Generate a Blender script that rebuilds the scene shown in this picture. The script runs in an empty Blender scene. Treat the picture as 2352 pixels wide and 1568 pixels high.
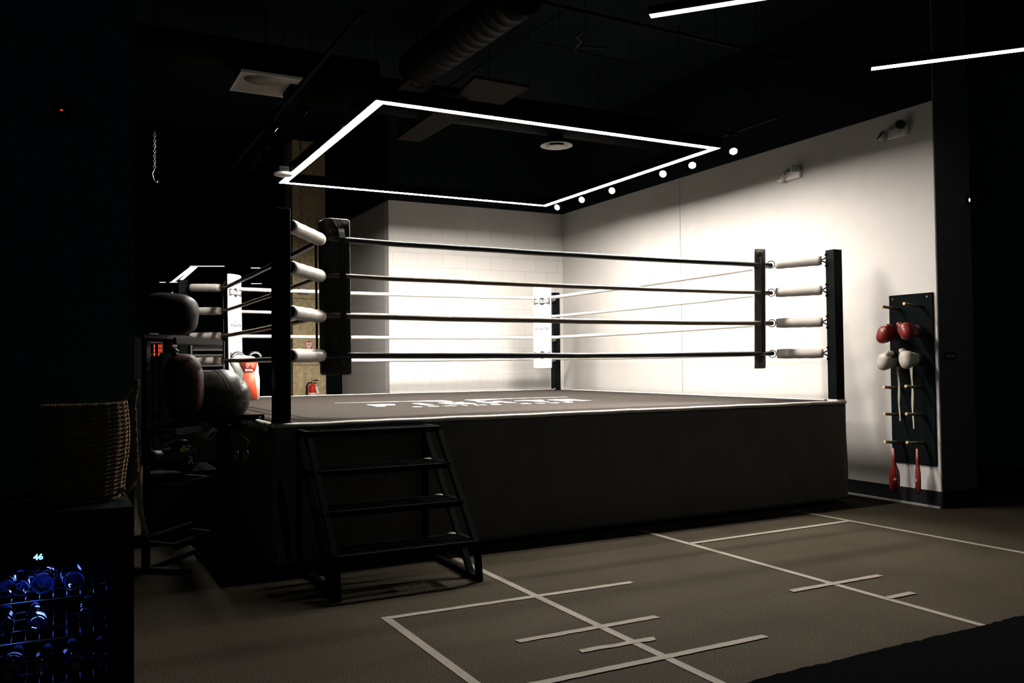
import bpy, bmesh, math, random
from mathutils import Vector, Matrix, Euler, noise
random.seed(7)
PI = math.pi
C = bpy.context.scene.collection
scene = bpy.context.scene

# ------------------------------------------------------------------ camera
FPX, PITCH, ROLL, YAW = 1973.836, 0.02636, -0.01042, 0.48398
CAM = Vector((-1.41123, -6.47785, 1.50436))
fw = Vector((math.sin(YAW)*math.cos(PITCH), math.cos(YAW)*math.cos(PITCH), math.sin(PITCH)))
r0 = Vector((math.cos(YAW), -math.sin(YAW), 0)); u0 = r0.cross(fw)
rt = math.cos(ROLL)*r0 + math.sin(ROLL)*u0
up = -math.sin(ROLL)*r0 + math.cos(ROLL)*u0
cam = bpy.data.cameras.new('camera'); co = bpy.data.objects.new('camera', cam); C.objects.link(co)
m = Matrix.Identity(4)
for i in range(3):
    m[i][0], m[i][1], m[i][2], m[i][3] = rt[i], up[i], -fw[i], CAM[i]
co.matrix_world = m
cam.sensor_width = 36; cam.lens = FPX*36/2352; cam.clip_end = 200; cam.clip_start = .05
scene.camera = co

def at(px, py, axis, val):
    """point of the real plane axis=val that is seen at pixel px, py of the photograph"""
    d = fw + (px-1176)/FPX*rt - (py-784)/FPX*up
    return CAM + d*((val-CAM[axis])/d[axis])

# ------------------------------------------------------------------ materials
def mat(name, col, rough=.6, metal=0, spec=.5, noise_amt=0, nscale=20, bump=0, bscale=60, emit=None, estr=0, trans=0, ior=1.45, coat=0):
    M = bpy.data.materials.new(name); M.use_nodes = True
    nt = M.node_tree; b = nt.nodes['Principled BSDF']
    b.inputs['Base Color'].default_value = (*col, 1)
    b.inputs['Roughness'].default_value = rough; b.inputs['Metallic'].default_value = metal
    b.inputs['Specular IOR Level'].default_value = spec
    b.inputs['Transmission Weight'].default_value = trans; b.inputs['IOR'].default_value = ior
    b.inputs['Coat Weight'].default_value = coat
    if emit:
        b.inputs['Emission Color'].default_value = (*emit, 1); b.inputs['Emission Strength'].default_value = estr
    tc = nt.nodes.new('ShaderNodeTexCoord')
    if noise_amt:
        n = nt.nodes.new('ShaderNodeTexNoise'); n.inputs['Scale'].default_value = nscale; n.inputs['Detail'].default_value = 6
        nt.links.new(tc.outputs['Object'], n.inputs['Vector'])
        r = nt.nodes.new('ShaderNodeValToRGB')
        r.color_ramp.elements[0].position = .3; r.color_ramp.elements[1].position = .7
        r.color_ramp.elements[0].color = (*[c*(1-noise_amt) for c in col], 1)
        r.color_ramp.elements[1].color = (*[min(1, c*(1+noise_amt)) for c in col], 1)
        nt.links.new(n.outputs['Fac'], r.inputs['Fac']); nt.links.new(r.outputs['Color'], b.inputs['Base Color'])
    if bump:
        n2 = nt.nodes.new('ShaderNodeTexNoise'); n2.inputs['Scale'].default_value = bscale; n2.inputs['Detail'].default_value = 4
        nt.links.new(tc.outputs['Object'], n2.inputs['Vector'])
        bp = nt.nodes.new('ShaderNodeBump'); bp.inputs['Strength'].default_value = bump; bp.inputs['Distance'].default_value = .02
        nt.links.new(n2.outputs['Fac'], bp.inputs['Height']); nt.links.new(bp.outputs['Normal'], b.inputs['Normal'])
    return M

def carpet(name, col, amt, s1, s2, rough=.95, stretch=(1, 1, 1)):
    M = mat(name, col, rough, spec=.03); nt = M.node_tree; b = nt.nodes['Principled BSDF']
    tc = nt.nodes.new('ShaderNodeTexCoord'); mp = nt.nodes.new('ShaderNodeMapping'); mp.inputs['Scale'].default_value = stretch
    nt.links.new(tc.outputs['Object'], mp.inputs['Vector'])
    a = nt.nodes.new('ShaderNodeTexNoise'); a.inputs['Scale'].default_value = s1; a.inputs['Detail'].default_value = 3
    c = nt.nodes.new('ShaderNodeTexNoise'); c.inputs['Scale'].default_value = s2; c.inputs['Detail'].default_value = 5
    nt.links.new(mp.outputs[0], a.inputs['Vector']); nt.links.new(mp.outputs[0], c.inputs['Vector'])
    r = nt.nodes.new('ShaderNodeValToRGB'); r.color_ramp.elements[0].position = .35; r.color_ramp.elements[1].position = .65
    r.color_ramp.elements[0].color = (*[x*(1-amt) for x in col], 1); r.color_ramp.elements[1].color = (*[x*(1+amt) for x in col], 1)
    nt.links.new(a.outputs['Fac'], r.inputs['Fac'])
    r2 = nt.nodes.new('ShaderNodeValToRGB'); r2.color_ramp.elements[0].position = .3; r2.color_ramp.elements[1].position = .7
    r2.color_ramp.elements[0].color = (.82, .82, .82, 1); r2.color_ramp.elements[1].color = (1.1, 1.1, 1.1, 1)
    nt.links.new(c.outputs['Fac'], r2.inputs['Fac'])
    mx = nt.nodes.new('ShaderNodeMix'); mx.data_type = 'RGBA'; mx.blend_type = 'MULTIPLY'; mx.inputs[0].default_value = 1
    nt.links.new(r.outputs['Color'], mx.inputs[6]); nt.links.new(r2.outputs['Color'], mx.inputs[7])
    nt.links.new(mx.outputs[2], b.inputs['Base Color'])
    bp = nt.nodes.new('ShaderNodeBump'); bp.inputs['Strength'].default_value = .4; bp.inputs['Distance'].default_value = .004
    nt.links.new(a.outputs['Fac'], bp.inputs['Height']); nt.links.new(bp.outputs['Normal'], b.inputs['Normal'])
    return M

def blockwork(name, col, horiz):
    M = mat(name, col, .75, spec=.1); nt = M.node_tree; b = nt.nodes['Principled BSDF']
    tc = nt.nodes.new('ShaderNodeTexCoord'); sp = nt.nodes.new('ShaderNodeSeparateXYZ'); cb = nt.nodes.new('ShaderNodeCombineXYZ')
    nt.links.new(tc.outputs['Object'], sp.inputs[0])
    nt.links.new(sp.outputs[horiz], cb.inputs[0]); nt.links.new(sp.outputs['Z'], cb.inputs[1])
    br = nt.nodes.new('ShaderNodeTexBrick'); nt.links.new(cb.outputs[0], br.inputs['Vector'])
    br.inputs['Scale'].default_value = 1; br.inputs['Brick Width'].default_value = .44; br.inputs['Row Height'].default_value = .222
    br.inputs['Mortar Size'].default_value = .0055; br.inputs['Mortar Smooth'].default_value = .35
    br.inputs['Color1'].default_value = (*col, 1); br.inputs['Color2'].default_value = (*[c*.965 for c in col], 1)
    br.inputs['Mortar'].default_value = (*[c*.80 for c in col], 1)
    nt.links.new(br.outputs['Color'], b.inputs['Base Color'])
    n = nt.nodes.new('ShaderNodeTexNoise'); n.inputs['Scale'].default_value = 70; nt.links.new(tc.outputs['Object'], n.inputs['Vector'])
    ad = nt.nodes.new('ShaderNodeMath'); ad.operation = 'MULTIPLY_ADD'; ad.inputs[1].default_value = -3
    nt.links.new(br.outputs['Fac'], ad.inputs[0]); nt.links.new(n.outputs['Fac'], ad.inputs[2])
    bp = nt.nodes.new('ShaderNodeBump'); bp.inputs['Strength'].default_value = .35; bp.inputs['Distance'].default_value = .006
    nt.links.new(ad.outputs[0], bp.inputs['Height']); nt.links.new(bp.outputs['Normal'], b.inputs['Normal'])
    return M

LED_COL = (1.0, .935, .85)
MT = dict(
    floor=carpet('rubber_floor', (.021, .0175, .012), .7, 130, 1.2),
    canvas=carpet('ring_canvas', (.040, .0345, .031), .28, 14, 3, .95, (1, 9, 1)),
    edge=mat('canvas_edge', (.62, .58, .52), .7, noise_amt=.12, nscale=14),
    skirt=mat('skirt_vinyl', (.112, .100, .086), .6, spec=.1, noise_amt=.1, nscale=3, bump=.15, bscale=5),
    white_wall=mat('white_wall_paint', (.52, .505, .485), .7, spec=.1, noise_amt=.02, nscale=4, bump=.05, bscale=120),
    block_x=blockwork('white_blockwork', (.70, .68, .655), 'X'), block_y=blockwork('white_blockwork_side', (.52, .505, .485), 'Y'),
    black_wall=mat('black_paint', (.034, .062, .062), .9, spec=.02),
    matte=mat('matte_black', (.004, .006, .006), .8, spec=.02),
    ceil=mat('black_ceiling_paint', (.0055, .0085, .0085), .95, spec=.01),
    far_wall=mat('far_black_paint', (.05, .10, .10), .95, spec=.01),
    duct=mat('black_duct_paint', (.0035, .0032, .003), .6, spec=.05),
    grey_wall=mat('charcoal_wall_paint', (.06, .06, .06), .7, spec=.2),
    base=mat('black_rubber_baseboard', (.008, .010, .010), .7, spec=.1),
    black_metal=mat('black_powder_coat', (.0013, .0022, .0022), .6, spec=.01),
    post=mat('black_post_steel', (.0035, .005, .005), .5, spec=.05),
    steel=mat('brushed_steel', (.55, .54, .52), .3, metal=1),
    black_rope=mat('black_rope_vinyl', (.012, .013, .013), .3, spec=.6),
    shaded_rope=mat('shaded_white_rope_vinyl', (.13, .10, .075), .35, spec=.5),  # white rope vinyl with its backlit shade put into the colour
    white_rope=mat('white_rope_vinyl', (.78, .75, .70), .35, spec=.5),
    green=mat('green_tape', (.03, .28, .14), .5),
    cover=mat('white_turnbuckle_vinyl', (.58, .54, .50), .42, spec=.4, noise_amt=.03, nscale=10, bump=.15, bscale=14),
    foam=mat('yellow_foam', (.65, .52, .28), .9, bump=.5, bscale=60),
    dark_foam=mat('dark_foam', (.012, .012, .012), .9),
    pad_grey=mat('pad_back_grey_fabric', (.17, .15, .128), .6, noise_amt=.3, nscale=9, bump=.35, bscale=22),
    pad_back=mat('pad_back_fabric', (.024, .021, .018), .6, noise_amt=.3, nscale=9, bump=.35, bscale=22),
    pad_face=mat('white_pad_vinyl', (.82, .81, .77), .4, spec=.4),
    strap=mat('black_webbing', (.010, .011, .011), .7),
    print_w=mat('white_print', (.86, .85, .82), .6),
    print_g=mat('grey_print', (.045, .045, .043), .6), print_d=mat('dark_print', (.012, .012, .012), .6),
    tape=mat('floor_tape', (.110, .098, .082), .85, spec=.1, noise_amt=.08, nscale=12),
    concrete=mat('raw_concrete', (.50, .40, .235), .85, noise_amt=.30, nscale=13, bump=.4, bscale=25),
    red=mat('red_leather', (.16, .011, .008), .38, spec=.5, coat=.2), red_pad=mat('orange_red_vinyl', (.85, .10, .045), .42),
    maroon=mat('maroon_leather', (.030, .005, .004), .45, spec=.3, bump=.2, bscale=30),
    white_lth=mat('cream_leather', (.42, .39, .33), .4, bump=.1, bscale=30),
    black_lth=mat('black_leather', (.013, .014, .013), .42, spec=.5, bump=.3, bscale=16),
    mitt_lth=mat('black_mitt_leather', (.0035, .0035, .003), .5, spec=.15, bump=.3, bscale=11),
    tan_lth=mat('worn_dark_leather', (.026, .024, .019), .42, spec=.35, bump=.45, bscale=11),
    wood=mat('pale_wood', (.60, .42, .24), .6, noise_amt=.15, nscale=30), darkwood=mat('peg_wood', (.11, .075, .042), .6, noise_amt=.2, nscale=30),
    ext=mat('extinguisher_red', (.70, .03, .02), .25, coat=.5), plastic=mat('white_plastic', (.72, .70, .66), .45),
    grey_plastic=mat('grey_plastic', (.25, .24, .22), .5), lens=mat('clear_lens', (.8, .8, .78), .1, spec=.8),
    led=mat('led_diffuser', (.9, .9, .9), .5, emit=LED_COL, estr=265),
    ceil_led=mat('ceiling_led', (.9, .9, .9), .5, emit=(1, .96, .92), estr=3),
    bright_ceil_led=mat('bright_ceiling_led', (.9, .9, .9), .5, emit=(1, .95, .89), estr=20),
    far_led=mat('far_ceiling_led', (.9, .9, .9), .5, emit=(1, .95, .93), estr=3.5),
    spot_led=mat('spotlight_lens', (.9, .9, .9), .4, emit=(1, .93, .82), estr=14),
    tiny=mat('indicator_white', (.9, .9, .9), .4, emit=(1, .97, .95), estr=3), red_led=mat('indicator_red', (.5, 0, 0), .4, emit=(1, .05, .02), estr=1.2),
    clock_led=mat('clock_digits', (.5, 0, 0), .4, emit=(1, .06, .02), estr=2),
    bottle_glow_disc=mat('added_bottle_glow', (.3, .4, 1), .4, emit=(.16, .26, 1), estr=8),
    blue_led=mat('cooler_lamp', (.3, .4, 1), .4, emit=(.05, .14, 1), estr=40), digit=mat('display_digits', (.4, .6, 1), .4, emit=(.18, .45, 1), estr=3),
    glass=mat('door_glass', (1, 1, 1), .02, trans=1, ior=1.1, spec=.2), cooler=mat('cooler_black', (.003, .006, .006), .8, spec=.01),
    inner=mat('cooler_liner', (.03, .03, .035), .6), bottle=mat('clear_bottle', (.85, .92, 1), .03, trans=1, ior=1.38),
    cap=mat('blue_cap', (.25, .35, .8), .4), wire=mat('shelf_wire', (.35, .35, .38), .25, metal=1),
    jute=mat('jute_rope', (.13, .088, .043), .9, spec=.05, noise_amt=.35, nscale=40, bump=.6, bscale=90),
    yellow=mat('yellow_print', (.8, .5, .05), .5), turf=mat('black_turf', (.0018, .0022, .0022), 1, spec=0),
    mesh_panel=mat('perforated_panel', (.32, .30, .26), .6, noise_amt=.12, nscale=60), greybar=mat('grey_pads', (.22, .20, .19), .6),
    cream_pipe=mat('painted_conduit', (.62, .58, .50), .45), fire_red=mat('fire_sign_red', (.75, .06, .03), .5), rail=mat('rack_rail', (.007, .005, .005), .45, spec=.1),
    lit_floor_tan=mat('lit_floor_tan', (.25, .20, .14), .8),
)

# ------------------------------------------------------------------ helpers
def obj(name, bm, m, parent=None, smooth=False, loc=None, rot=None):
    me = bpy.data.meshes.new(name); bm.normal_update(); bm.to_mesh(me); bm.free()
    return obj_me(name, me, m, parent, smooth, loc, rot)
def obj_me(name, me, m, parent=None, smooth=False, loc=None, rot=None):
    if m is not None:
        me.materials.clear()
        for k in (m if isinstance(m, (list, tuple)) else [m]): me.materials.append(k)
    if smooth:
        for p in me.polygons: p.use_smooth = True
    o = bpy.data.objects.new(name, me); C.objects.link(o)
    if parent: o.parent = parent
    if loc is not None: o.location = loc
    if rot is not None: o.rotation_euler = rot
    return o
def empty(name, loc=(0, 0, 0), rotz=0, rot=None):
    o = bpy.data.objects.new(name, None); C.objects.link(o); o.location = loc; o.rotation_euler = rot or (0, 0, rotz); o.empty_display_size = .1
    return o
def tag(o, label=None, cat=None, group=None, kind=None):
    if label: o['label'] = label
    if cat: o['category'] = cat
    if group: o['group'] = group
    if kind: o['kind'] = kind
    return o
def struct(o): o['kind'] = 'structure'; return o
def box(bm, lo, hi, bevel=0, mi=0):
    g = bmesh.ops.create_cube(bm, size=1)['verts']
    lo, hi = Vector(lo), Vector(hi)
    for v in g: v.co = Vector([(lo[i]+hi[i])/2 + v.co[i]*(hi[i]-lo[i]) for i in range(3)])
    fs = {f for v in g for f in v.link_faces}
    for f in fs: f.material_index = mi
    if bevel:
        es = list({e for v in g for e in v.link_edges})
        bmesh.ops.bevel(bm, geom=es, offset=bevel, segments=2, affect='EDGES', profile=.5)
    return bm
def bx(lo, hi, bevel=0): return box(bmesh.new(), lo, hi, bevel)
def frame(d):
    d = d.normalized(); a = Vector((0, 0, 1)) if abs(d.z) < .95 else Vector((1, 0, 0))
    x = d.cross(a).normalized(); y = d.cross(x).normalized(); return x, y
def tube(bm, pts, r, seg=12, caps=True, radii=None, mi=0):
    pts = [Vector(p) for p in pts]; rings = []
    n = len(pts)
    d0 = (pts[1]-pts[0]).normalized(); x, y = frame(d0)
    for i, p in enumerate(pts):
        d = (pts[min(i+1, n-1)]-pts[max(i-1, 0)]).normalized()
        x = (x - d*x.dot(d)).normalized(); y = d.cross(x)
        rr = radii[i] if radii else r
        rings.append([bm.verts.new(p + (x*math.cos(2*PI*k/seg)+y*math.sin(2*PI*k/seg))*rr) for k in range(seg)])
    for a, b in zip(rings, rings[1:]):
        for k in range(seg):
            f = bm.faces.new((a[k], a[(k+1) % seg], b[(k+1) % seg], b[k])); f.material_index = mi; f.smooth = True
    if caps:
        for q in (rings[0][::-1], rings[-1]): bm.faces.new(q).material_index = mi
    return bm
def tb(pts, r, seg=12, caps=True, radii=None): return tube(bmesh.new(), pts, r, seg, caps, radii)
def bar(bm, a, b, w, h, upv=(0, 0, 1), bevel=0):
    """rectangular bar from a to b, w wide sideways, h tall along upv"""
    a, b = Vector(a), Vector(b); d = (b-a).normalized(); u = Vector(upv); s = d.cross(u).normalized(); u = s.cross(d).normalized()
    vs = [bm.verts.new(p + s*(i*w/2) + u*(j*h/2)) for p in (a, b) for i, j in ((-1, -1), (1, -1), (1, 1), (-1, 1))]
    fs = [bm.faces.new([vs[k] for k in q]) for q in ((3, 2, 1, 0), (4, 5, 6, 7), (0, 1, 5, 4), (1, 2, 6, 5), (2, 3, 7, 6), (3, 0, 4, 7))]
    if bevel: bmesh.ops.bevel(bm, geom=list({e for f in fs for e in f.edges}), offset=bevel, segments=2, affect='EDGES')
    return bm
def lathe(bm, prof, seg=32, M=None, mi=0):
    rings = []
    for r, z in prof:
        if r < 1e-6: rings.append([bm.verts.new((0, 0, z))])
        else: rings.append([bm.verts.new((r*math.cos(2*PI*k/seg), r*math.sin(2*PI*k/seg), z)) for k in range(seg)])
    for a, b in zip(rings, rings[1:]):
        for k in range(seg):
            q = [a[k % len(a)], a[(k+1) % len(a)], b[(k+1) % len(b)], b[k % len(b)]]
            q = list(dict.fromkeys(q))
            if len(q) > 2:
                f = bm.faces.new(q); f.smooth = True; f.material_index = mi
    if M is not None: bmesh.ops.transform(bm, matrix=M, verts=[v for R in rings for v in R])
    return bm
def lt(prof, seg=32): return lathe(bmesh.new(), prof, seg)
def prism(bm, poly, o, ux, uy, th, mi=0):
    """polygon (2d list) in the frame o,ux,uy, extruded th along ux x uy"""
    o, ux, uy = Vector(o), Vector(ux), Vector(uy); n = ux.cross(uy).normalized()*th
    a = [bm.verts.new(o+ux*p[0]+uy*p[1]) for p in poly]; b = [bm.verts.new(v.co+n) for v in a]
    k = len(a)
    bm.faces.new(a[::-1]).material_index = mi; bm.faces.new(b).material_index = mi
    for i in range(k): bm.faces.new((a[i], a[(i+1) % k], b[(i+1) % k], b[i])).material_index = mi
    return bm
def ellipsoid(bm, c, r, seg=28, power=1.0, rot=None):
    g = bmesh.ops.create_uvsphere(bm, u_segments=seg, v_segments=seg//2, radius=1)['verts']
    for v in g:
        q = v.co.copy()
        if power != 1: q = Vector([math.copysign(abs(t)**power, t) for t in q])
        q = Vector((q.x*r[0], q.y*r[1], q.z*r[2]))
        if rot: q.rotate(rot)
        v.co = q + Vector(c)
    for v in g:
        for f in v.link_faces: f.smooth = True
    return bm
def text_mesh(s, size, bold=0, spacing=1.0, extrude=.0008):
    cu = bpy.data.curves.new('lettering', 'FONT'); cu.body = s; cu.size = size; cu.align_x = 'CENTER'; cu.align_y = 'CENTER'
    cu.offset = bold; cu.space_character = spacing; cu.extrude = extrude; cu.resolution_u = 3
    o = bpy.data.objects.new('tmp', cu); C.objects.link(o)
    me = bpy.data.meshes.new_from_object(o); bpy.data.objects.remove(o); bpy.data.curves.remove(cu)
    return me
def lettering(name, s, size, M, m, parent, bold=0, spacing=1.0, sx=1):
    me = text_mesh(s, size, bold, spacing); me.transform(Matrix.Diagonal((sx, 1, 1, 1))); me.transform(M)
    return obj_me(name, me, m, parent)
def fuse(bm, voxel=.008, smooth=6):
    """merge overlapping lumps into one continuous skin"""
    me = bpy.data.meshes.new('t'); bm.to_mesh(me); bm.free()
    o = bpy.data.objects.new('t', me); C.objects.link(o)
    r = o.modifiers.new('r', 'REMESH'); r.mode = 'VOXEL'; r.voxel_size = voxel
    s = o.modifiers.new('s', 'SMOOTH'); s.iterations = smooth; s.factor = .6
    dg = bpy.context.evaluated_depsgraph_get(); out = bpy.data.meshes.new_from_object(o.evaluated_get(dg))
    bpy.data.objects.remove(o); bpy.data.meshes.remove(me)
    for p in out.polygons: p.use_smooth = True
    return out
def basis(o, ux, uy):
    o, ux, uy = Vector(o), Vector(ux).normalized(), Vector(uy).normalized(); n = ux.cross(uy)
    M = Matrix.Identity(4)
    for i in range(3): M[i][0], M[i][1], M[i][2], M[i][3] = ux[i], uy[i], n[i], o[i]
    return M
def copy_tree(o, parent=None):
    c = o.copy(); C.objects.link(c)
    if parent: c.parent = parent
    for ch in list(o.children): copy_tree(ch, c)
    return c

# ------------------------------------------------------------------ the room
D = 1.0744            # height of the ring floor
S = 6.0               # side of the ring
WX, WY, WZ = 6.488, 6.589, 4.159
WE = -.76             # near end of the right wall
CZ = 5.6
struct(obj('floor', bx((-8, -9, -.2), (14, 26, 0)), MT['floor']))
struct(obj('ceiling', bx((-8, -9, CZ), (14, 26, CZ+.2)), MT['ceil']))
struct(obj('wall_right', bx((WX, WE+.005, 0), (WX+.555, WY, WZ)), MT['white_wall']))
struct(obj('wall_right_upper', bx((WX, WE+.005, WZ), (WX+.555, WY, CZ)), MT['ceil']))
struct(obj('wall_right_end', bx((WX, WE-.01, 0), (WX+.555, WE+.004, CZ)), MT['grey_wall']))
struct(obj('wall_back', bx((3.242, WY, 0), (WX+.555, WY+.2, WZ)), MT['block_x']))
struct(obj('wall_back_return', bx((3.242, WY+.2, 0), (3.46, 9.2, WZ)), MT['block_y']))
struct(obj('wall_back_upper', bx((3.242, WY, WZ), (WX+.555, 9.2, CZ)), MT['ceil']))
struct(obj('wall_far', bx((-8, 25.8, 0), (14, 26, CZ)), MT['far_wall']))
struct(obj('wall_left', bx((-8, -9, 0), (-7.8, 25.8, CZ)), MT['far_wall']))
struct(obj('wall_side', bx((10.4, -9, 0), (10.6, 25.8, CZ)), MT['far_wall']))
struct(obj('wall_partition', bx((-4.2, -2.85, 0), (-1.157, -2.7, CZ)), MT['black_wall']))
bm = bx((WX-.014, WE-.02, 0), (WX, WY, .168), 0); box(bm, (WX-.014, WE-.024, 0), (WX+.56, WE-.01, .168))
struct(obj('baseboard_right', bm, MT['base']))
struct(obj('trim_1', bx((WX-.004, 3.30, 1.0), (WX, 3.308, WZ-.02)), MT['grey_plastic']))
struct(obj('trim_2', bx((WX-.035, WE, .0), (WX-.014, 2.2, .02)), MT['grey_plastic']))
# concrete pillar
pl = at(672, 600, 1, 9.0).x; pr = at(748, 600, 1, 9.0).x
struct(tag(obj('pillar_concrete', bx((pl, 9.0, 0), (pr, 9.6, CZ), .01), MT['concrete'])))
bm = bmesh.new()
for zz in (1.52, 2.72, 3.85): box(bm, (pl-.003, 8.997, zz), (pr+.003, 9.0, zz+.012))
struct(obj('trim_3', bm, MT['darkwood']))
struct(obj('door_1', bx((pr+.02, 9.25, 0), (3.24, 9.32, 3.0)), MT['cooler']))

# ------------------------------------------------------------------ boxing ring
ring = empty('boxing_ring', (3, 3, 0)); RO = Vector((3, 3, 0))
tag(ring, 'raised boxing ring with dark grey canvas, white padded corners and four ropes', 'boxing ring')
def rp(name, bm, m, smooth=False):           # ring part, geometry given in world coordinates
    bmesh.ops.translate(bm, verts=bm.verts, vec=-RO); return obj(name, bm, m, ring, smooth)
rp('platform', bx((.05, .05, .04), (5.95, 5.95, D-.03)), MT['black_metal'])
bm = bmesh.new(); N = 60
g = [[bm.verts.new((.02+5.96*i/N, .02+5.96*j/N, D + .004*noise.noise(Vector((i*.13, j*.13, 0))))) for j in range(N+1)] for i in range(N+1)]
for i in range(N):
    for j in range(N): bm.faces.new((g[i][j], g[i+1][j], g[i+1][j+1], g[i][j+1])).smooth = True
ext = bmesh.ops.extrude_face_region(bm, geom=bm.faces[:])
for v in ext['geom']:
    if isinstance(v, bmesh.types.BMVert): v.co.z += 0
for row in g:
    for v in row: v.co.z -= .03
bmesh.ops.recalc_face_normals(bm, faces=bm.faces[:])
rp('canvas', bm, MT['canvas'])
# skirt panels
def skirt(a, b, seed, out):
    a, b, out = Vector(a), Vector(b), Vector(out); bm = bmesh.new(); nu, nv = 150, 30; G = []
    for i in range(nu+1):
        row = []
        for j in range(nv+1):
            u, v = i/nu, j/nv; z = .035 + (D-.02-.035)*v
            q = Vector((u*9+seed, z*1.3+u*2, seed)); w = .014*noise.noise(q)+.007*noise.noise(Vector((u*34+z*3, z*.8, seed)))
            corner = math.exp(-((1-u)*S/.35)**2)+math.exp(-(u*S/.35)**2)
            w += corner*.012*math.sin(u*260+z*5)*(1-v)
            k = min(1, (1-v)*6)
            row.append(bm.verts.new(a.lerp(b, u) + Vector((0, 0, z)) + out*(w*k+.006)))
        G.append(row)
    for i in range(nu):
        for j in range(nv): bm.faces.new((G[i][j], G[i+1][j], G[i+1][j+1], G[i][j+1])).smooth = True
    return bm
for a, b, s, o in (((0, 0, 0), (S, 0, 0), 1, (0, -1, 0)), ((S, 0, 0), (S, S, 0), 2, (1, 0, 0)), ((S, S, 0), (0, S, 0), 3, (0, 1, 0)), ((0, S, 0), (0, 0, 0), 4, (-1, 0, 0))):
    k = rp('skirt', skirt(a, b, s, o), MT['skirt'])
    sm = k.modifiers.new('t', 'SOLIDIFY'); sm.thickness = .004
# canvas rim (light turned edge)
for a, b, o in (((0, 0), (S, 0), (0, -1)), ((S, 0), (S, S), (1, 0)), ((S, S), (0, S), (0, 1)), ((0, S), (0, 0), (-1, 0))):
    pts = []; rad = []
    for i in range(61):
        u = i/60; w = .004*noise.noise(Vector((u*22, a[0]+3*a[1], .3)))
        pts.append((a[0]+(b[0]-a[0])*u+o[0]*(.006+w), a[1]+(b[1]-a[1])*u+o[1]*(.006+w), D-.010+w*1.3)); rad.append(.018)
    rp('canvas_rim', tb(pts, .014, 8, True, rad), MT['edge'])
# folded overhang of canvas at the near left side
bm = bmesh.new(); n = 40; G = []
for i in range(n+1):
    u = i/n; y = .12+1.65*u; hang = .055+.02*noise.noise(Vector((u*9, 0, 0)))
    G.append([bm.verts.new((x, y, z)) for x, z in ((.0, D+.006), (-.018-.01*noise.noise(Vector((u*20, 1, 0))), D-.004), (-.026, D-hang))])
for i in range(n):
    for j in range(2): bm.faces.new((G[i][j], G[i][j+1], G[i+1][j+1], G[i+1][j])).smooth = True
k = rp('canvas_flap', bm, MT['edge']); sm = k.modifiers.new('t', 'SOLIDIFY'); sm.thickness = .004
for x, y in ((.11, .11), (5.9, .12), (5.86, 5.86)):
    rp('canvas_lacing', tb([(x+.06*math.cos(t)*(1 if x < 3 else -1)-.03, y-.02+.012*t, D+.012+.012*math.sin(t*3)) for t in [i*.35 for i in range(12)]], .007, 6), MT['edge'])

corners = [((.06, .06), (1, 1)), ((5.94, .06), (-1, 1)), ((5.94, 5.94), (-1, -1)), ((.06, 5.94), (1, -1))]
POSTH = 1.62; INS = .515
RZ = [2.557, 2.254, 1.922, 1.592]
def badge(par, M, s):                         # grey bow-tie badge with pale letters; frame M: x right, y up, z out of the pad
    bm = bmesh.new(); w = .132*s; h = .056*s
    top = [(-w, h), (-w*.5, h*.62), (0, h*.52), (w*.5, h*.62), (w, h)]
    poly = top[::-1] + [(-w*.9, -h*.0-0)] if False else [(x, y) for x, y in top[::-1]] + [(-x, -y) for x, y in top[::-1]]
    prism(bm, poly, (0, 0, 0), (1, 0, 0), (0, 1, 0), .0012)
    bm.transform(M @ Matrix.Translation((0, 0, .002))); obj('badge', bm, MT['print_g'], par)
    bm = bmesh.new(); prism(bm, [(.05*s*math.cos(t), .062*s*math.sin(t)) for t in [k*PI/12 for k in range(24)]], (0, 0, 0), (1, 0, 0), (0, 1, 0), .001)
    bm.transform(M @ Matrix.Translation((0, 0, .0008))); obj('badge_disc', bm, MT['print_d'], par)
    lettering('lettering', 'PROLAST', .064*s, M @ Matrix.Translation((0, 0, .0042)), MT['print_w'], par, bold=.003, sx=.86)
def wings(par, M, s):
    bm = bmesh.new()
    for sg in (-1, 1):
        for k in range(4):
            x0 = sg*(.012+.0*k); y0 = .012-.008*k; L = (.115-.026*k)
            poly = [(x0, y0), (sg*L, y0+.022-.003*k), (sg*L*.5, y0+.006), (x0, y0-.006)]
            if sg < 0: poly = poly[::-1]
            prism(bm, [(p[0]*s, p[1]*s) for p in poly], (0, 0, 0), (1, 0, 0), (0, 1, 0), .001)
    bm.transform(M @ Matrix.Translation((0, 0, .002))); obj('wing_emblem', bm, MT['print_g'], par)
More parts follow.
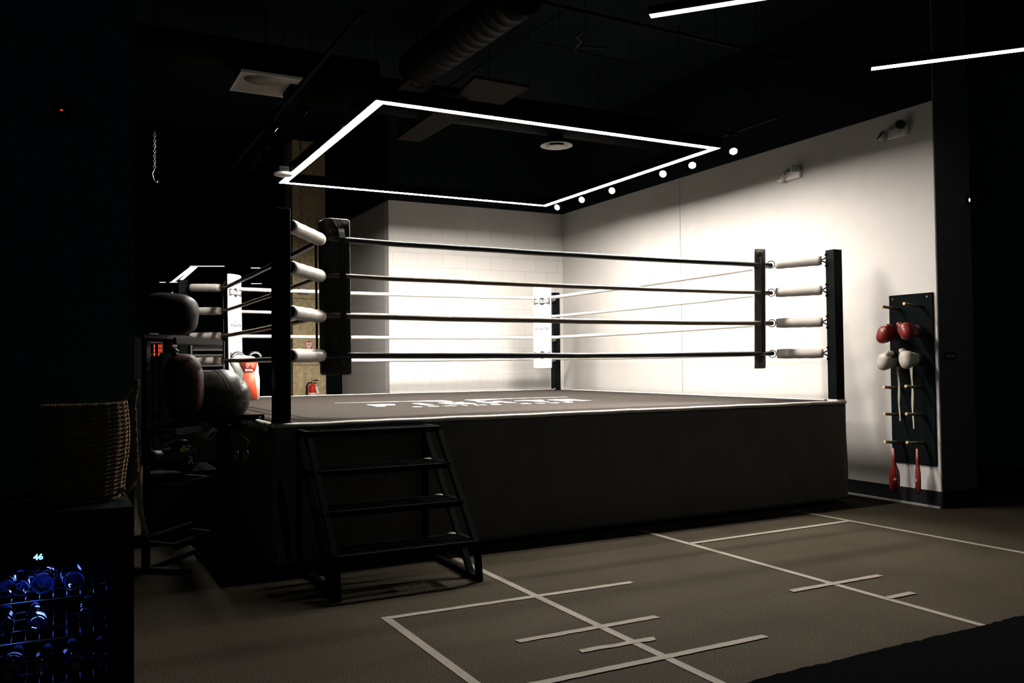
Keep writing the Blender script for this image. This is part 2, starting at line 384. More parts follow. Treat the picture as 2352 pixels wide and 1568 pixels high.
for ci, ((cx, cy), (sx, sy)) in enumerate(corners):
    dg = Vector((sx, sy, 0)).normalized(); side = Vector((-dg.y, dg.x, 0)); pc = Vector((cx, cy, 0))
    rp('corner_post', bx((cx-.06, cy-.06, .05), (cx+.06, cy+.06, D+POSTH), .006), MT['post'])
    rp('post_base', bx((cx-.064, cy-.064, D-.005), (cx+.064, cy+.064, D+.020), .004), MT['edge' if ci == 1 else 'black_metal'])
    tips = []
    zs = RZ
    for k, z in enumerate(zs):
        dz0 = (.03, .012, .0, -.005)[k]; droop = (-.045, -.025, -.012, .005)[k] if ci == 0 else (-.02, -.008, 0, 0)[k]
        a = pc + dg*.125 + Vector((0, 0, z+dz0)); b = pc + dg*.60 + Vector((0, 0, z+dz0+droop))
        # padded sleeve with a hollow dark end
        ax = (b-a).normalized(); L = (b-a).length; n = 14
        radii = [.047]+[.053+.0015*math.sin(i*1.7+k+ci) for i in range(n-1)]+[.047]
        rp('turnbuckle_cover', tb([a+ax*L*i/n for i in range(n+1)], .053, 28, True, radii), MT['cover'])
        x, y = frame(ax)
        for e, q, mm in ((a, -1, 'dark_foam'), (b, 1, 'foam' if ci == 3 else 'pad_back')):
            rp('sleeve_end', tb([e+ax*q*.0005, e+ax*q*.003], .043, 20), MT[mm])
        # V bracket on the post and rods
        bm = bmesh.new(); f = pc + dg*.062
        for t in (-1, 1):
            p0 = f + Vector((0, 0, z+dz0+t*.060)); p1 = f+dg*.004+Vector((0, 0, z+dz0+t*.040)); p2 = f+dg*.035+Vector((0, 0, z+dz0+t*.016)); p3 = a+ax*.01
            tube(bm, [p0, p1, p2, p3], .0065, 8)
            box(bm, f+Vector((-.02, -.02, z+dz0+t*.06-.012)), f+Vector((.02, .02, z+dz0+t*.06+.012)))
        rp('post_bracket', bm, MT['black_metal'])
        rc = b + ax*.047
        rp('hook_rod', tb([b-ax*.01, b+ax*.022], .005, 8), MT['steel'])
        R = .040; rp('ring_link', tb([rc + (ax*math.cos(t)+Vector((0, 0, 1))*math.sin(t))*R for t in [i*2*PI/24 for i in range(25)]], .0045, 8, False), MT['black_metal'])
    # corner pad
    pcn = Vector((cx, cy, 0)) + dg*.829
    zt, zb = D+1.665, D+.355
    lean = .02
    sec = [(-.150, -.004), (-.142, .006), (-.07, .011), (0, .013), (.07, .011), (.142, .006), (.150, -.004), (.146, -.012),
           (.0925, -.060), (.045, -.108), (.030, -.118), (-.030, -.118), (-.045, -.108), (-.0925, -.060), (-.146, -.012)]
    zl = [0, .006, .018]+[.018+.964*(q+1)/21 for q in range(20)]+[.982, .994, 1.0]; n = len(zl)-1
    bm = bmesh.new(); rings = []
    for i in range(n+1):
        v = zl[i]; e = (.86, .96, 1)[min(i, n-i, 2)]; off = dg*lean*(.5-v)
        rings.append([bm.verts.new(pcn+off+side*(q[0]*e)+dg*((q[1]+.05)*e-.05+.002*noise.noise(Vector((v*9, q[0]*8, ci))))+Vector((0, 0, zb+(zt-zb)*v+.004*noise.noise(Vector((q[0]*14, q[1]*9, ci)))))) for q in sec])
    k_ = len(sec)
    for a_, b_ in zip(rings, rings[1:]):
        for q in range(k_): bm.faces.new((a_[q], a_[(q+1) % k_], b_[(q+1) % k_], b_[q])).smooth = True
    bm.faces.new(rings[0][::-1]); bm.faces.new(rings[-1])
    bmesh.ops.recalc_face_normals(bm, faces=bm.faces[:])
    for f in bm.faces:
        f.material_index = 1 if f.normal.dot(dg) > .35 else 0
        if abs(f.normal.z) > .7: f.smooth = False
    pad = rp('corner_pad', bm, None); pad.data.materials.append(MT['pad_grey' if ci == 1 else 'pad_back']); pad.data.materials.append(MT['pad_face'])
    def sub(name, bm, m):
        bmesh.ops.translate(bm, verts=bm.verts, vec=-RO); return obj(name, bm, m, pad)
    for sg in (-1, 1):                        # webbing strap and gathered folds on the two faces turned to the ropes
        fc = pcn + side*(sg*.0925) - dg*.060; fn = (side*sg - dg).normalized(); fx = (side*sg + dg).normalized()
        def lo(z): return dg*lean*(.5-(z-zb)/(zt-zb))
        bm = bmesh.new(); P5 = [(zb+.075, .003), (zb+.12, .028), (zb+.17, .046), (zt-.17, .046), (zt-.12, .028), (zt-.075, .003)]
        for (z0, o0), (z1, o1) in zip(P5, P5[1:]): bar(bm, fc+lo(z0)+fn*o0+Vector((0, 0, z0)), fc+lo(z1)+fn*o1+Vector((0, 0, z1)), .050, .007, upv=fn)
        sub('strap', bm, MT['strap'])
        for zz, s2 in ((zt-.006, -1), (zb+.006, 1)):
            bm = bmesh.new()
            for t in range(-4, 5): tube(bm, [fc+lo(zz)+fn*.001+fx*.003*t+Vector((0, 0, zz+s2*.085)), fc+lo(zz)+fn*.0005+fx*(.017*t)+Vector((0, 0, zz+s2*.016))], .0032, 5)
            sub('gathered_fold', bm, MT['pad_grey' if ci == 1 else 'pad_back'])
    # print on the ring side
    if ci in (2, 3):
        up_ = Vector((0, 0, 1)); ux = up_.cross(dg)
        def PM(z): 
            v = (z-zb)/(zt-zb); return basis(pcn+dg*(.0135+lean*(.5-v))+Vector((0, 0, z))-RO, ux, up_)
        for z in (zt-.245, zb+.245-.03):
            badge(pad, PM(z), 1.0)
        wings(pad, PM(zb+.68), .62)
        lettering('lettering', 'FIGHTR', .062, PM(zb+.625) @ Matrix.Translation((0, 0, .003)), MT['print_g'], pad, bold=.001, spacing=1.25, sx=.86)

rc_ = [Vector((INS, INS, 0)), Vector((S-INS, INS, 0)), Vector((S-INS, S-INS, 0)), Vector((INS, S-INS, 0))]
for si in range(4):
    a, b = rc_[si], rc_[(si+1) % 4]
    for k, z in enumerate(RZ):
        if si in (0, 3): m_ = MT['black_rope'] if k in (0, 3) else MT['shaded_rope']  # middle near ropes use the shaded copy of the white vinyl
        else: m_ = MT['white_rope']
        sag = .012
        pts = []
        for i in range(25):
            u = i/24; p = a.lerp(b, u); p.z = z - sag*4*u*(1-u) + .004*noise.noise(Vector((u*11, k, si))); pts.append(p)
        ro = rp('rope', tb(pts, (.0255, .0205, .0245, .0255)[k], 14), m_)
        if si == 1 and k in (1, 2) or si == 2 and k in (1, 2):
            e0 = b if si == 1 else a; d = (a-b).normalized() if si == 1 else (b-a).normalized()
            bm = tb([e0+d*.10+Vector((0, 0, z)), e0+d*.13+Vector((0, 0, z)), e0+d*.24+Vector((0, 0, z))], .03, 12, True, [.02, .033, .026])
            bmesh.ops.translate(bm, verts=bm.verts, vec=-RO); obj('rope_tape', bm, MT['green'], ro)
        if si == 1:
            bm = bmesh.new(); q = b+Vector((.03, -.06, z+.005)); tube(bm, [q+Vector((.0, math.cos(t)*.05, math.sin(t)*.05)) for t in [j*2*PI/16 for j in range(17)]], .016, 8, False)
            bmesh.ops.translate(bm, verts=bm.verts, vec=-RO); obj('rope_loop', bm, MT['white_rope'], ro)
# print on the canvas: letters as bars in a slightly turned frame
logo = empty('canvas_logo', (0, 0, 0)); logo.parent = ring
th_ = math.radians(-5.5)
LX = Vector((math.cos(th_), math.sin(th_), 0)); LY = Vector((-math.sin(th_), math.cos(th_), 0))
LO = Vector((1.49, 2.045, D+.004))-RO
H_ = .50; W_ = .29; T_ = .085
def lp(bm, poly): prism(bm, [(p[0], p[1]) for p in poly], LO, LX, LY, .003)
def rect(x0, y0, x1, y1): return [(x0, y0), (x1, y0), (x1, y1), (x0, y1)]
def glyph(ch, x):
    W, H, T = W_, H_, T_; R = []
    if ch == 'F': R = [rect(0, 0, T, H), rect(T, H-T*1.1, W, H), rect(T, H*.42, W*.85, H*.42+T*1.05)]
    if ch == 'I': R = [rect(.03, 0, .03+T*1.15, H)]
    if ch == 'G': R = [rect(0, .05, T, H-.05), [(0, H-.05), (T, H-T*1.1), (W, H-T*1.1), (W, H), (.06, H)], [(.06, 0), (W, 0), (W, T*1.1), (T, T*1.1), (0, .05)], rect(W-T, T*1.1, W, H*.5), rect(W*.5, H*.42, W-T, H*.42+.08)]
    if ch == 'H': R = [rect(0, 0, T, H), rect(W-T, 0, W, H), rect(T, H*.42, W-T, H*.42+T*1.05)]
    if ch == 'T': R = [rect(W/2-T/2, 0, W/2+T/2, H-T*1.1), rect(-.02, H-T*1.1, W+.02, H)]
    if ch == 'R': R = [rect(0, 0, T, H), rect(T, H-T*1.1, W, H), rect(W-T, H*.45, W, H-T*1.1), rect(T, H*.40, W, H*.40+T), [(W*.45, H*.4), (W-T*1.05, 0), (W+.03, 0), (W*.75, H*.4)]]
    return [[(p[0]+x, p[1]) for p in r] for r in R]
for ch, x in zip('FIGHTR', (.0, .48, .80, 1.26, 1.76, 2.16)):
    bm = bmesh.new()
    for r in glyph(ch, x): lp(bm, r)
    obj('letter', bm, MT['print_w'], logo)
bm = bmesh.new()
for sg, x0, x1 in ((-1, 1.05, -.22), (1, 1.33, 2.75)):
    for k in range(5):
        L = (x1-x0)*(1-.0) if k == 0 else (x1-x0)*(.42-.075*k)
        y0 = 1.05-.085*k
        t = .035 if k == 0 else .07
        pts = [(x0, y0), (x0+L*.5, y0+(.0 if k else .04)), (x0+L, y0+.06+(.02 if k else .06)), (x0+L*.5, y0+t+.03), (x0, y0+t)]
        if sg < 0: pts = pts[::-1]
        lp(bm, pts)
obj('wing_emblem', bm, MT['print_w'], logo)
for k, ch in enumerate('BOXING CLUB'):
    if ch != ' ': lettering('small_letter', ch, .17, basis(LO+LX*(.36+k*.172)-LY*.235, LX, LY), MT['print_w'], logo, bold=.004, sx=.9)

# ------------------------------------------------------------------ steps
st = empty('ring_steps', (.68, -.5, 0)); tag(st, 'black steel four-tread steps with mesh treads leaning on the near side of the ring', 'steps')
SO = Vector((.68, -.5, 0))
def sp_(name, bm, m=None):
    bmesh.ops.translate(bm, verts=bm.verts, vec=-SO); return obj(name, bm, m or MT['black_metal'], st)
SX0, SX1 = .165, 1.17
prof = [(-.340, 1.015), (-1.005, .255)]     # front stringer
tread_z = [1.015, .755, .505, .255]; tread_f = [-.340, -.555, -.775, -1.005]; tread_d = .335
for x in (SX0, SX1):
    bm = bmesh.new(); bar(bm, (x, -.340, 1.0), (x, -1.005, .24), .04, .04, upv=(0, 1, 0)); bar(bm, (x, -1.005, .262), (x, -1.045, 0), .04, .04, upv=(0, 1, 0)); sp_('front_stringer', bm)
    bm = bmesh.new(); bar(bm, (x, -.045, 1.0), (x, -.93, .0), .04, .04, upv=(0, 1, 0)); sp_('rear_stringer', bm)
    bm = bmesh.new(); bar(bm, (x, -.05, 0), (x, -.05, 1.0), .04, .04, upv=(0, 1, 0)); sp_('leg', bm)
    bm = bmesh.new(); bar(bm, (x, -.06, .02), (x, -1.02, .02), .04, .04); sp_('base_rail', bm)
for i in range(4):
    z, f = tread_z[i], tread_f[i]; bk = f+tread_d-(.04 if i else .03)
    bm = bmesh.new()
    for a, b in (((SX0, f, z), (SX1, f, z)), ((SX0, bk, z), (SX1, bk, z)), ((SX0+.0, f, z), (SX0, bk, z)), ((SX1, f, z), (SX1, bk, z))): bar(bm, a, b, .032, .04)
    tr = sp_('tread', bm)
    bm = bmesh.new(); n = 34; dx = (SX1-SX0)/n     # expanded-metal mesh: crossing diagonals
    for k in range(-6, n+1):
        for sg in (-1, 1):
            y0, y1 = f, bk; xs = SX0+k*dx*1.0
            L = dx*6
            xa, xb = (xs, xs+L) if sg > 0 else (xs+L, xs)
            p, q = Vector((xa, y0, z+.014)), Vector((xb, y1, z+.014))
            # clip in x
            def clip(p, q):
                d = q-p; t0, t1 = 0, 1
                for lim, s3 in ((SX0, 1), (SX1, -1)):
                    e0 = (p.x-lim)*s3; e1 = (q.x-lim)*s3
                    if e0 < 0 and e1 < 0: return None
                    if e0 < 0: t0 = max(t0, e0/(e0-e1))
                    elif e1 < 0: t1 = min(t1, e0/(e0-e1))
                return (p+d*t0, p+d*t1) if t1-t0 > .02 else None
            c_ = clip(p, q)
            if c_: bar(bm, c_[0], c_[1], .004, .004)
    bmesh.ops.translate(bm, verts=bm.verts, vec=-SO); obj('mesh', bm, MT['black_metal'], tr)
    if i:
        bm = bmesh.new(); ellipsoid(bm, (SX1-.06, bk+.005, z+.022), (.034, .030, .011), 14)
        bmesh.ops.translate(bm, verts=bm.verts, vec=-SO); obj('worn_tape_patch', bm, MT['pad_back'], tr)

# ------------------------------------------------------------------ LED rectangle
LZ = 3.836; X0, X1, Y0, Y1 = 1.081, 4.909, .735, 4.461
led = empty('led_light_frame', (3, 2.6, LZ)); LOo = Vector((3, 2.6, LZ)); tag(led, 'large rectangular black light frame with glowing white LED underside hung above the boxing ring', 'light')
def ledp(name, bm, m):
    bmesh.ops.translate(bm, verts=bm.verts, vec=-LOo); return obj(name, bm, m, led)
hw = .05
for lo, hi in (((X0-hw, Y0-hw), (X1+hw, Y0+hw)), ((X0-hw, Y1-hw), (X1+hw, Y1+hw)), ((X0-hw, Y0+hw), (X0+hw, Y1-hw)), ((X1-hw, Y0+hw), (X1+hw, Y1-hw))):
    ledp('housing', bx((*lo, LZ+.004), (*hi, LZ+.115)), MT['black_metal'])
e = .005    # the diffusers sit flush inside thin lips of the housing
for lo, hi in (((X0-hw+e, Y0-hw+e), (X1+hw-e, Y0+hw-e)), ((X0-hw+e, Y1-hw+e), (X1+hw-e, Y1+hw-e)), ((X0-hw+e, Y0+hw-e), (X0+hw-e, Y1-hw+e)), ((X1-hw+e, Y0+hw-e), (X1+hw-e, Y1-hw+e))):
    ledp('diffuser', bx((*lo, LZ-.001), (*hi, LZ+.003)), MT['led'])
for a_, b_ in ((-hw, e), (hw-e, 0)):
    x0, x1, y0, y1 = X0+a_, X1-a_, Y0+a_, Y1-a_
    for lo, hi in (((x0, y0), (x1, y0+e)), ((x0, y1-e), (x1, y1)), ((x0, y0+e), (x0+e, y1-e)), ((x1-e, y0+e), (x1, y1-e))):
        ledp('lip', bx((*lo, LZ-.004), (*hi, LZ+.004)), MT['black_metal'])
for x, y in ((X0, Y0+.3), (X0, 2.0), (X0, 3.2), (X0, Y1-.25), (X1, Y0+.3), (X1, Y1-.3), (2.6, Y0), (3.8, Y0), (3, Y1)):
    ledp('suspension_cable', tb([(x, y, LZ+.11), (x, y, CZ)], .002, 6), MT['matte'])
bm = bx((X0-.05, Y0+.5, LZ+.115), (X0+.05, Y0+.72, LZ+.165)); ledp('driver_box', bm, MT['black_metal'])

# ------------------------------------------------------------------ track spotlights
def aim(o, tgt):
    d = (Vector(tgt)-o.location).normalized(); o.rotation_euler = d.to_track_quat('-Z', 'Y').to_euler()
def make_spot(lit):
    root = empty('track_spotlight')
    # local -Z is the beam; can of .11 length
    bm = lt([(0, .075), (.030, .075), (.040, .06), (.046, .0), (.052, -.045), (.048, -.045), (.044, -.035), (0, -.035)], 24)
    obj('lamp_can', bm, MT['matte'], root, True)
    obj('lens', lt([(0, -.0385), (.044, -.0385), (.044, -.0355), (0, -.0355)], 24), MT['spot_led' if lit else 'black_metal'], root)
    return root
protos = {}
def spotlight(p, tgt, lit, trackz, label, power=0, angle=50, group=None):
    r = make_spot(lit); r.location = p; aim(r, tgt)
    tag(r, label, 'spotlight', group)
    M = r.matrix_basis.inverted()
    bm = bmesh.new(); top = Vector((p[0], p[1], trackz))
    q = Vector(p)
    tube(bm, [q+Vector((0, 0, .03)), q+Vector((0, 0, .10)), top], .008, 8); box(bm, top+Vector((-.02, -.05, -.03)), top+Vector((.02, .05, -.002)))
    bm.transform(M); obj('stem', bm, MT['black_metal'], r)
    if power:
        L = bpy.data.lights.new('spot_beam', 'SPOT'); L.energy = power; L.spot_size = math.radians(angle); L.spot_blend = .7; L.color = (1, .92, .82); L.shadow_soft_size = .025
        lo = bpy.data.objects.new('spot_beam', L); C.objects.link(lo); lo.parent = r; lo.location = (0, 0, -.05)
    return r
TZ = 4.12
SPX = []
tgt_right = [((6.45, 5.0, 1.8), 0), ((6.45, 4.3, 1.8), 0), ((6.45, 3.4, 1.8), 0), ((2, .6, 1.0), 0), ((1.2, -.6, .6), 0), ((.8, -2.6, .6), 0)]
px_list = [(1282, 474), (1338, 457), (1407, 436), (1524, 397), (1590, 376), (1684, 343)]
names_r = ['lit track spotlight nearest the far corner of the white walls', 'second lit track spotlight out from the far wall corner', 'third lit track spotlight, at the middle of the right light arm', 'lit track spotlight just left of the two nearest on the right track', 'lit track spotlight tucked under the right tip of the light frame', 'brightest track spotlight, hanging right of the light frame tip']
RPOW = [0, 0, 0, 0, 0, 0]
RT = [(1.0, 2.6, 1.2), (1.0, 1.2, 1.2), (.4, -.6, .6), (.6, -1.4, .3), (2.6, -1.6, 0), (3.2, -1.9, 0)]
for i, (q, nm) in enumerate(zip(px_list, names_r)):
    p = at(q[0], q[1], 2, 3.93)
    spotlight(p, RT[i], True, TZ, nm, power=(150, 200, 300, 400, 1300, 1650)[i], angle=(80, 80, 80, 80, 66, 66)[i], group='lit spotlights on the right ceiling track')
    SPX.append(p)
tx = sum(p.x for p in SPX)/6
tk = obj('track_rail', bx((tx-.018, .3, TZ), (tx+.018, 5.4, TZ+.035)), MT['matte']); tag(tk, 'black ceiling track rail beside the right wall carrying six lit spotlights', 'track rail', 'ceiling track rails')
obj('hanger', tb([(tx, .6, TZ+.03), (tx, .6, CZ)], .004, 6), MT['black_metal'], tk); obj('hanger', tb([(tx, 5.1, TZ+.03), (tx, 5.1, CZ)], .004, 6), MT['black_metal'], tk)
lx = .60
names_l = ['lit track spotlight left of the near light arm, seen from the side', 'lit track spotlight further back on the left track with split glow', 'unlit black track spotlight third along the left track', 'unlit black track spotlight fourth along the left track', 'unlit black track spotlight at the far end of the left track']
for i, q in enumerate([(696, 252), (627, 292), (612, 333), (590, 362), (578, 382)]):
    p = at(q[0], q[1], 2, 3.98)
    spotlight(p, (p.x+2.6, p.y-.3, 1.9) if i < 2 else (p.x+.6, p.y+.2, 1.0), i < 2, TZ+.03, names_l[i], power=(220, 190)[i] if i < 2 else 0, angle=48, group='spotlights on the left ceiling track')
tk = obj('track_rail', bx((lx-.018, -.3, TZ+.03), (lx+.018, 5.2, TZ+.065)), MT['matte']); tag(tk, 'black ceiling track rail left of the ring light frame', 'track rail', 'ceiling track rails')
obj('hanger', tb([(lx, -.1, TZ+.06), (lx, -.1, CZ)], .004, 6), MT['black_metal'], tk); obj('hanger', tb([(lx, 4.6, TZ+.06), (lx, 4.6, CZ)], .004, 6), MT['black_metal'], tk)

# ------------------------------------------------------------------ ceiling fittings
def flat_quad_box(name, pts, z, th, m, parent=None):
    bm = bmesh.new(); a = [bm.verts.new((p.x, p.y, z)) for p in pts]; b = [bm.verts.new((p.x, p.y, z+th)) for p in pts]; k = len(a)
    bm.faces.new(a); bm.faces.new(b[::-1])
    for i in range(k): bm.faces.new((a[i], a[(i+1) % k], b[(i+1) % k], b[i]))
    bmesh.ops.recalc_face_normals(bm, faces=bm.faces[:])
    return obj(name, bm, m, parent)
# perforated square diffuser top left
MT['collar_shade'] = mat('vent_collar_shade', (.17, .155, .13), .7, noise_amt=.2, nscale=60)
z = 4.72; P4_ = [at(*q, 2, z) for q in ((528, 205), (553, 162), (697, 182), (661, 224))]
x0 = (P4_[0].x+P4_[1].x)/2; x1 = (P4_[2].x+P4_[3].x)/2; y0 = (P4_[1].y+P4_[2].y)/2; y1 = (P4_[0].y+P4_[3].y)/2
dfr = empty('ceiling_air_panel', (x0, y0, z)); tag(dfr, 'square perforated air panel with pale frame high on the black ceiling at upper left', 'air vent')
bm = bmesh.new()
for lo, hi in (((0, 0), (x1-x0, .02)), ((0, y1-y0-.02), (x1-x0, y1-y0)), ((0, .02), (.02, y1-y0-.02)), ((x1-x0-.02, .02), (x1-x0, y1-y0-.02))): box(bm, (*lo, -.012), (*hi, .02))
obj('frame', bm, MT['plastic'], dfr)
obj('perforated_plate', bx((.02, .02, 0), (x1-x0-.02, y1-y0-.02, .01)), MT['mesh_panel'], dfr)
bm = lt([(0, -.0022), (.17, -.0022), (.17, -.0002), (0, -.0002)], 36); bmesh.ops.transform(bm, matrix=Matrix.Translation(((x1-x0)*.42, (y1-y0)*.32, 0)) @ Matrix.Diagonal((1.25, 1, 1, 1)), verts=bm.verts); obj('collar_shade_disc', bm, MT['collar_shade'], dfr)  # collar's shade seen through the perforations, put in as a darker disc
obj('plenum', bx((.05, .05, .02), (x1-x0-.05, y1-y0-.05, .3)), MT['duct'], dfr)
obj('hanger', tb([((x1-x0)/2, (y1-y0)/2, .3), ((x1-x0)/2, (y1-y0)/2, CZ-z)], .01, 6), MT['duct'], dfr)
# round diffuser
p = at(1278, 335, 2, 4.45); rd = empty('round_air_vent', p); tag(rd, 'round white stepped air vent under a black duct above the ring', 'air vent')
obj('outer_cone', lt([(.10, .05), (.215, .012), (.222, .0), (.205, -.006), (.135, .022), (.10, .05)], 40), MT['plastic'], rd, True)
obj('inner_cone', lt([(0, .0), (.06, -.004), (.13, -.012), (.125, -.022), (.07, -.018), (0, -.02)], 40), MT['plastic'], rd, True)
obj('neck', lt([(.09, .03), (.10, .03), (.10, .13), (.09, .13), (.09, .03)], 30), MT['duct'], rd, True)
def duct(name, a, b, r, label, ribs=True, hang=True):
    a, b = Vector(a), Vector(b); L = (b-a).length; n = max(4, int(L/.16)) if ribs else 2
    d = (b-a)/n; bm = bmesh.new(); pts = []; rad = []
    for i in range(n):
        q = a+d*i
        if ribs:
            pts += [q, q+d*.86, q+d*.90, q+d*.97]; rad += [r, r, r*1.035, r*1.035]
        else: pts += [q]; rad += [r]
    pts.append(b); rad.append(r)
    tube(bm, pts, r, 28, True, rad)
    bm.transform(Matrix.Translation(-a))
    o = obj(name, bm, MT['duct']); o.location = a
    if hang:
        for t in (.2, .8):
            q = (b-a)*t; obj('hanger_strap', tb([q+Vector((0, 0, r)), q+Vector((0, 0, CZ-a.z))], .006, 6), MT['duct'], o)
    return tag(o, label, 'duct')
a_ = at(1215, 20, 2, 4.85); b_ = at(965, 182, 2, 4.85)
duct('round_duct', (2.42, a_.y, 5.0), (2.30, b_.y+.1, 5.0), .22, 'black ribbed round duct running toward the far wall above the light frame')
duct('round_duct', (.9, p.y+.0, 4.80), (6.3, p.y+.0, 4.80), .22, 'black round duct crossing over the ring with the white round vent beneath', ribs=False)
q0 = at(560, 172, 2, 4.9); q1 = at(925, 200, 2, 4.9)
duct('round_duct', (-2.0, (q0.y+q1.y)/2, 5.05), (2.0, (q0.y+q1.y)/2, 5.05), .18, 'black round duct running left from the ribbed duct', ribs=False)
def panel(pts, z, th, label, m='duct'):
    P_ = [at(*q, 2, z) for q in pts]; o = flat_quad_box('ceiling_panel', P_, z, th, MT[m]); 
    c = sum(P_, Vector())/4; obj('hanger', tb([(c.x, c.y, z+th), (c.x, c.y, CZ)], .006, 6), MT['duct'], o)
    return tag(o, label, 'ceiling panel', 'dim panels hung under the black ceiling')
MT['dim_panel'] = mat('dim_grey_panel', (.012, .010, .008), .8, spec=.03)
panel([(1037, 231), (1090, 180), (1216, 202), (1150, 243)], 4.75, .04, 'dim grey square ceiling panel behind the near arm of the light frame', 'dim_panel')
panel([(912, 207), (940, 184), (1000, 190), (978, 216)], 4.8, .04, 'small dim ceiling panel at the foot of the ribbed duct', 'dim_panel')
panel([(912, 320), (1010, 250), (1075, 262), (965, 326)], 4.5, .2, 'long dim duct panel seen inside the light frame near its left corner', 'dim_panel')
def pipe(name, a, b, r, label, z):
    A, B = at(*a, 2, z), at(*b, 2, z); o = obj(name, tb([Vector((0, 0, 0)), B-A], r, 8), MT['duct']); o.location = A
    q = (B-A)*.5; obj('hanger', tb([q, q+Vector((0, 0, CZ-z))], .004, 6), MT['duct'], o)
    tag(o, label, 'pipe', 'thin black ceiling pipes')
pipe('ceiling_conduit', (1000, 218), (1296, 24), .008, 'thin conduit rising diagonally beside the ribbed duct', 5.0)
pipe('ceiling_conduit', (1180, -10), (2000, 180), .02, 'thin black pipe crossing the ceiling toward the right lights', 5.1)
pipe('ceiling_conduit', (1240, 98), (1330, 118), .01, 'short conduit left of the cable bend in the ceiling', 5.0)
pipe('ceiling_conduit', (1330, 118), (1760, 215), .01, 'long thin conduit from the cable bend toward the right', 5.0)
cb_ = [at(*q, 2, 4.95) for q in ((1345, 68), (1325, 85), (1335, 95), (1322, 112), (1340, 106), (1390, 111))]
o = obj('ceiling_cable', tb([v-cb_[0] for v in cb_], .012, 6), MT['base']); o.location = cb_[0]; tag(o, 'bent black cable looping below the ceiling conduit', 'cable')
obj('hanger', tb([(0, 0, 0), (0, 0, CZ-4.95)], .004, 6), MT['duct'], o)
# linear LED lamps
def lin(name, a, b, w, z, m, label, group, hang=True):
    A, B = at(*a, 2, z), at(*b, 2, z); d = B-A; s = Vector((-d.y, d.x, 0)).normalized()
    root = empty(name, A); tag(root, label, 'light', group)
    bm = bmesh.new(); bar(bm, (0, 0, .03), d+Vector((0, 0, .03)), w+.012, .06); obj('housing', bm, MT['black_metal'], root)
    bm = bmesh.new(); bar(bm, d*.003+Vector((0, 0, -.002)), d*.997+Vector((0, 0, -.002)), w, .003); obj('diffuser', bm, MT[m], root)
    if hang:
        for t in (.1, .9): obj('hanger', tb([d*t+Vector((0, 0, .06)), d*t+Vector((0, 0, CZ-z))], .003, 6), MT['black_metal'], root)
def ext(a, b, k): return (a[0]+(b[0]-a[0])*k, a[1]+(b[1]-a[1])*k)
lin('linear_light', (1492, 37), ext((1492, 37), (1717, 1), 2.2), .07, 4.0, 'ceil_led', 'linear white ceiling light at the top edge, nearer the ring', 'linear ceiling lights at upper right')
lin('linear_light', (2000, 158), ext((2000, 158), (2352, 113), 1.5), .075, 4.0, 'bright_ceil_led', 'linear white ceiling light running off the right edge above the white wall', 'linear ceiling lights at upper right')
FZ = 3.97
for a, b, w, nm in (((437, 611), (515, 611), .10, 'far white light bar level with the top of the left ring corner'), ((390, 648), (425, 648), .09, 'small far light bar ending the diagonal twin bars'), ((577, 615), (597, 615), .10, 'upper of two tiny far light bars right of the white corner pad'),
                ((577, 651), (601, 651), .10, 'lower of two tiny far light bars right of the white corner pad'), ((367, 648), (380, 648), .09, 'tiny far light bar at the left end of the row')):
    lin('far_light', a, b, w, FZ, 'far_led', nm, 'far white ceiling light bars')
a, b = (441, 613), (400, 648)
lin('far_light', a, (397, 647), .09, FZ, 'far_led', 'outer of the far diagonal twin light bars', 'far white ceiling light bars')
lin('far_light', (449, 613), (411, 647), .09, FZ, 'far_led', 'inner of the far diagonal twin light bars', 'far white ceiling light bars')
# sensor puck on rod
p = at(651, 401, 2, 3.80); wp = empty('ceiling_sensor', p); tag(wp, 'white round ceiling sensor with junction box hanging at the far left light corner', 'sensor')
obj('disc', lt([(0, -.012), (.10, -.012), (.118, .0), (.112, .018), (.06, .024), (0, .024)], 36), MT['plastic'], wp, True)
obj('junction_box', bx((-.055, -.05, .024), (.055, .05, .095), .006), MT['plastic'], wp)
bm = bmesh.new()
for k in (-1, 0, 1): tube(bm, [(k*.028, -.0495, .062), (k*.028, -.053, .062)], .011, 12)
obj('knockout', bm, MT['grey_plastic'], wp)
obj('eye', lt([(0, -.014), (.02, -.014), (.02, -.011), (0, -.011)], 16), MT['grey_plastic'], wp)
obj('rod', tb([(0, 0, .09), (0, 0, CZ-3.80)], .005, 8), MT['black_metal'], wp)

